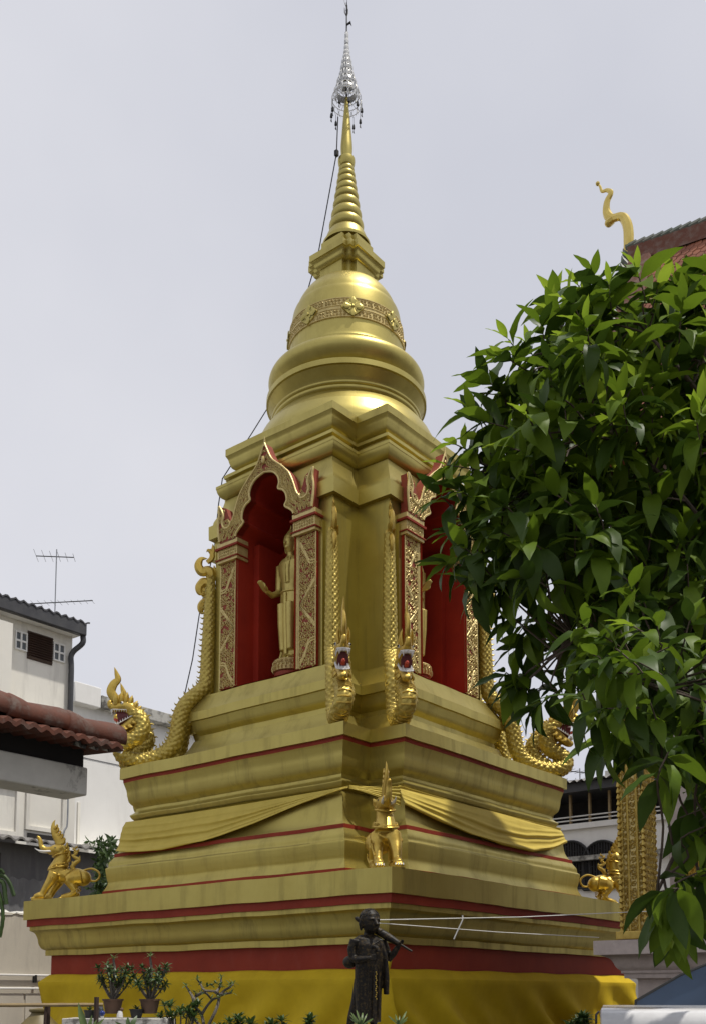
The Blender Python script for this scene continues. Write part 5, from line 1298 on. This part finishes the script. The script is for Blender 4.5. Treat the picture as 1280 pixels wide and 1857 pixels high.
# bare-branched frangipani and low shrubs along the bottom
fp = dep(372, 1872, 10.2); frang = thing('frangipani', 'bare branching shrub with small leaf tufts at bottom left centre', 'shrub', (fp.x, fp.y, 0)); og = (fp.x, fp.y, 0)
st = MB(); it = []; st.tube([(fp.x, fp.y, 0), tuple(fp)], [.04, .03], 8)
for path in ([(372, 1872), (366, 1840), (352, 1822), (356, 1806), (365, 1800)], [(372, 1872), (392, 1832), (398, 1806), (390, 1798), (372, 1796), (364, 1784), (358, 1776)], [(398, 1806), (408, 1796), (418, 1790), (424, 1784)], [(398, 1806), (410, 1802), (420, 1801)],
             [(366, 1840), (378, 1822), (388, 1812), (396, 1810)], [(352, 1822), (350, 1808), (344, 1798), (338, 1788)], [(372, 1866), (356, 1852), (346, 1836), (330, 1828)], [(392, 1800), (400, 1788), (402, 1772)], [(356, 1806), (372, 1800), (384, 1812)]):
    P = [dep(x, y, 10.2+.12*math.sin(x*.3)) for x, y in path]; pp = cat_rom(P, 4); k = len(pp); st.tube(pp, [.017-.009*j/(k-1) for j in range(k)], 6)
    rosette(it, P[-1], (0, 0, 1), 9, .075, 'b', (.4, 1.5)); rosette(it, P[-2], (0, 0, 1), 5, .06, 'a', (.6, 1.6))
for x, y in ((385, 1788), (392, 1784), (376, 1790), (400, 1788), (418, 1786), (354, 1800)): rosette(it, dep(x, y, 10.2), (0, 0, 1), 8, .075, 'a', (.5, 1.6))
st.build('branches', BARK, frang, org=og); join_leaves('foliage', it, frang, SL, og)
SHR = [(328, 1842, 'dense red-tinged bush left of the bare frangipani', 14, .18), (415, 1866, 'low dark leafy shrub right of the bare frangipani', 8, .14), (440, 1868, 'low leafy shrub, second right of the bare frangipani', 7, .12), (480, 1868, 'small leaf tuft at the bottom edge under the left skirt cloth', 4, .07), (505, 1860, 'spiky leaf tuft at the bottom edge, left of centre', 4, .06),
       (563, 1858, 'spiky leaf tuft at the bottom edge, left of the monk statue', 4, .06), (1040, 1858, 'small dark leafy shrub at the bottom edge left of the white car', 7, .10), (1062, 1852, 'small leaf tuft touching the white car roof', 4, .07), (648, 1868, 'small tuft at the foot of the monk statue', 4, .05)]
for px, py, lb, n, sp in SHR:
    r2 = random.Random(px); p = dep(px, py, 10.0 if px < 1000 else 9.2); t = thing('low_shrub', lb, 'shrub', (p.x, p.y, 0), 0, 'low shrubs along the foreground'); it = []; st = MB()
    for k in range(n):
        q = p+Vector(_rt)*r2.uniform(-sp, sp)+Vector(_fh)*r2.uniform(-sp, sp)+Vector((0, 0, r2.uniform(-.05, sp*.7)))
        st.tube([(p.x, p.y, .0), p.lerp(q, .5)+Vector((0, 0, -.25)), q], [.012, .009, .005], 5)
        rosette(it, q, (r2.uniform(-.3, .3), r2.uniform(-.3, .3), 1), 15, .105, 'a', (.3, 1.6), r2)
        if px == 328: rosette(it, q+Vector((0, 0, .02)), (0, 0, 1), 5, .035, 'f', (.8, 1.3), r2)
    og = (p.x, p.y, 0); st.build('stems', BARK, t, org=og); join_leaves('foliage', it, t, SL, og)
# climbing bush behind the left corner
p = dep(195, 1575, 23.5); t = thing('bush', 'dark green bush behind the stupa corner beside the shed', 'bush', (p.x, p.y, 0)); it = []; st = MB(); r2 = random.Random(9); og = (p.x, p.y, 0)
for k in range(80):
    u = r2.random(); px = 182+r2.gauss(6, 9)*(1.2-.4*u); py = 1522+u*110
    if px > 225: px = 225
    rosette(it, dep(px, py, 23.5+r2.uniform(-.3, .3)), (r2.uniform(-1, 1), r2.uniform(-1, 1), -.2), 8, .20, 'a' if r2.random() < .93 else 'b', (.4, 1.6), r2)
st.tube([(p.x, p.y, 0), tuple(p)], [.08, .03], 6).build('stem', BARK, t, org=og); join_leaves('foliage', it, t, SL, og)
# climbing cactus at the left edge
p = dep(-6, 1600, 9.0); t = thing('climbing_cactus', 'dark drooping cactus stems at the left edge', 'cactus', tuple(p)); og = tuple(p)
for pts in ([(-10, 1590), (6, 1588), (18, 1602), (26, 1625)], [(-10, 1595), (6, 1600), (10, 1625), (12, 1640)], [(-8, 1600), (2, 1630), (6, 1665), (0, 1700)], [(-8, 1585), (2, 1578), (8, 1584)]):
    MB().tube(cat_rom([dep(x, y, 9.0) for x, y in pts], 5), .018, 6, flat=.6, fn=lambda i, k: 1+.18*((i+k) % 2)).build('stem', PLANT, t, org=og)
# urn shape by the wall
p = dep(72, 1862, 17.0); t = thing('storage_jar', 'large olive-brown clay jar at the foot of the yellow cloth, bottom left', 'jar', (p.x, p.y, 0))
zz = dep(78, 1836, 17.0).z; MB().lathe([(.25, 0), (.34, zz*.3), (.36, zz*.6), (.30, zz*.85), (.15, zz*.97), (.13, zz), (.01, zz)], 28).build('jar_body', mat('olive_glaze', (.16, .12, .04), (.11, .085, .03), rough=.5, nscale=5), t); MB().lathe([(.14, zz), (.17, zz+.02), (.17, zz+.05), (.02, zz+.07)], 24).build('jar_lid', MATS['olive_glaze'], t)

# ------------------------------------------------------------------ white car and blue canopy, bottom right
cp = dep(1082, 1833, 8.2); cz = cp.z
car = thing('white_car', 'white car with only its flat roof edge in view, bottom right corner', 'car', (cp.x, cp.y, 0), YAW-PI/2-.25)
W_ = 3.6
prof = [(0, .35), (0, .85), (.05, cz-.10), (.09, cz-.02), (.16, cz+.012), (1.5, cz+.03), (1.58, cz-.02), (1.64, .85), (1.64, .35)]
rows = [[(x, y, z) for y, z in prof] for x in (0.0, .03, W_-.03, W_)]
rows[0] = [(.02 if 0 < i < 8 else 0, y+(.03 if i < 4 else -.03 if i > 5 else 0), z-.015) for i, (x, (y, z)) in enumerate(zip([0]*9, prof))]
b_ = MB().grid(rows); b_.add(rows[0], [tuple(range(9))]); b_.add(rows[-1], [tuple(range(9))]); b_.build('body', CARP, car, smooth=40)
MB().tube([(-.012, .06, cz-.10), (-.012, .10, cz-.06), (-.012, .16, cz-.035), (-.012, 1.3, cz-.03)], .010, 6).build('door_seal', RUBB, car)
for x in (.3, 1.9): MB().box(x, x+1.3, -.012, .02, .92, cz-.16).build('side_window', GLASS, car)
for x in (.6, 2.9):
    for y in (.02, 1.42): 
        wh = MB(); wh.tube([(x, y, .32), (x, y+.2, .32)], [.32, .32], 20); wo2 = wh.build('wheel', RUBB, car); MB().tube([(x, y-.01, .32), (x, y+.21, .32)], [.18, .18], 16).build('rim', STEEL, wo2)
A, B, Cc = dep(1151, 1815, 9.6), dep(1232, 1768, 9.6), dep(1420, 1690, 9.6)
can = thing('blue_canopy', 'dark blue sheet canopy sloping up to the right behind the white car', 'canopy', (A.x, A.y, 0)); og = (A.x, A.y, 0)
lowp = dep(1150, 1850, 9.6); lowr = dep(1420, 1850, 9.6); fh = Vector(_fh.tolist())
poly = [lowp, A, B, Cc, lowr]
m = MB(); m.add([tuple(p) for p in poly]+[tuple(p+fh*.03) for p in poly], [(0, 1, 2, 3, 4), (5, 9, 8, 7, 6), (0, 5, 6, 1), (1, 6, 7, 2), (2, 7, 8, 3), (3, 8, 9, 4), (4, 9, 5, 0)]).build('canopy_sheet', BLUEP, can, org=og, bevel=.01)
m = MB().tube([p-fh*.012 for p in (lowp, A, B, Cc)], .013, 6).build('edge_trim', IRON, can, org=og)
for px in (1160, 1205, 1250): MB().ball(dep(px, 1827, 9.58), .012, 8).build('bolt', STEEL, can, org=og)
for px in (1170, 1400): q = dep(px, 1850, 10.2); MB().tube([(q.x, q.y, 0), (q.x, q.y, q.z)], .03, 8).build('post', STEEL, can, org=og)
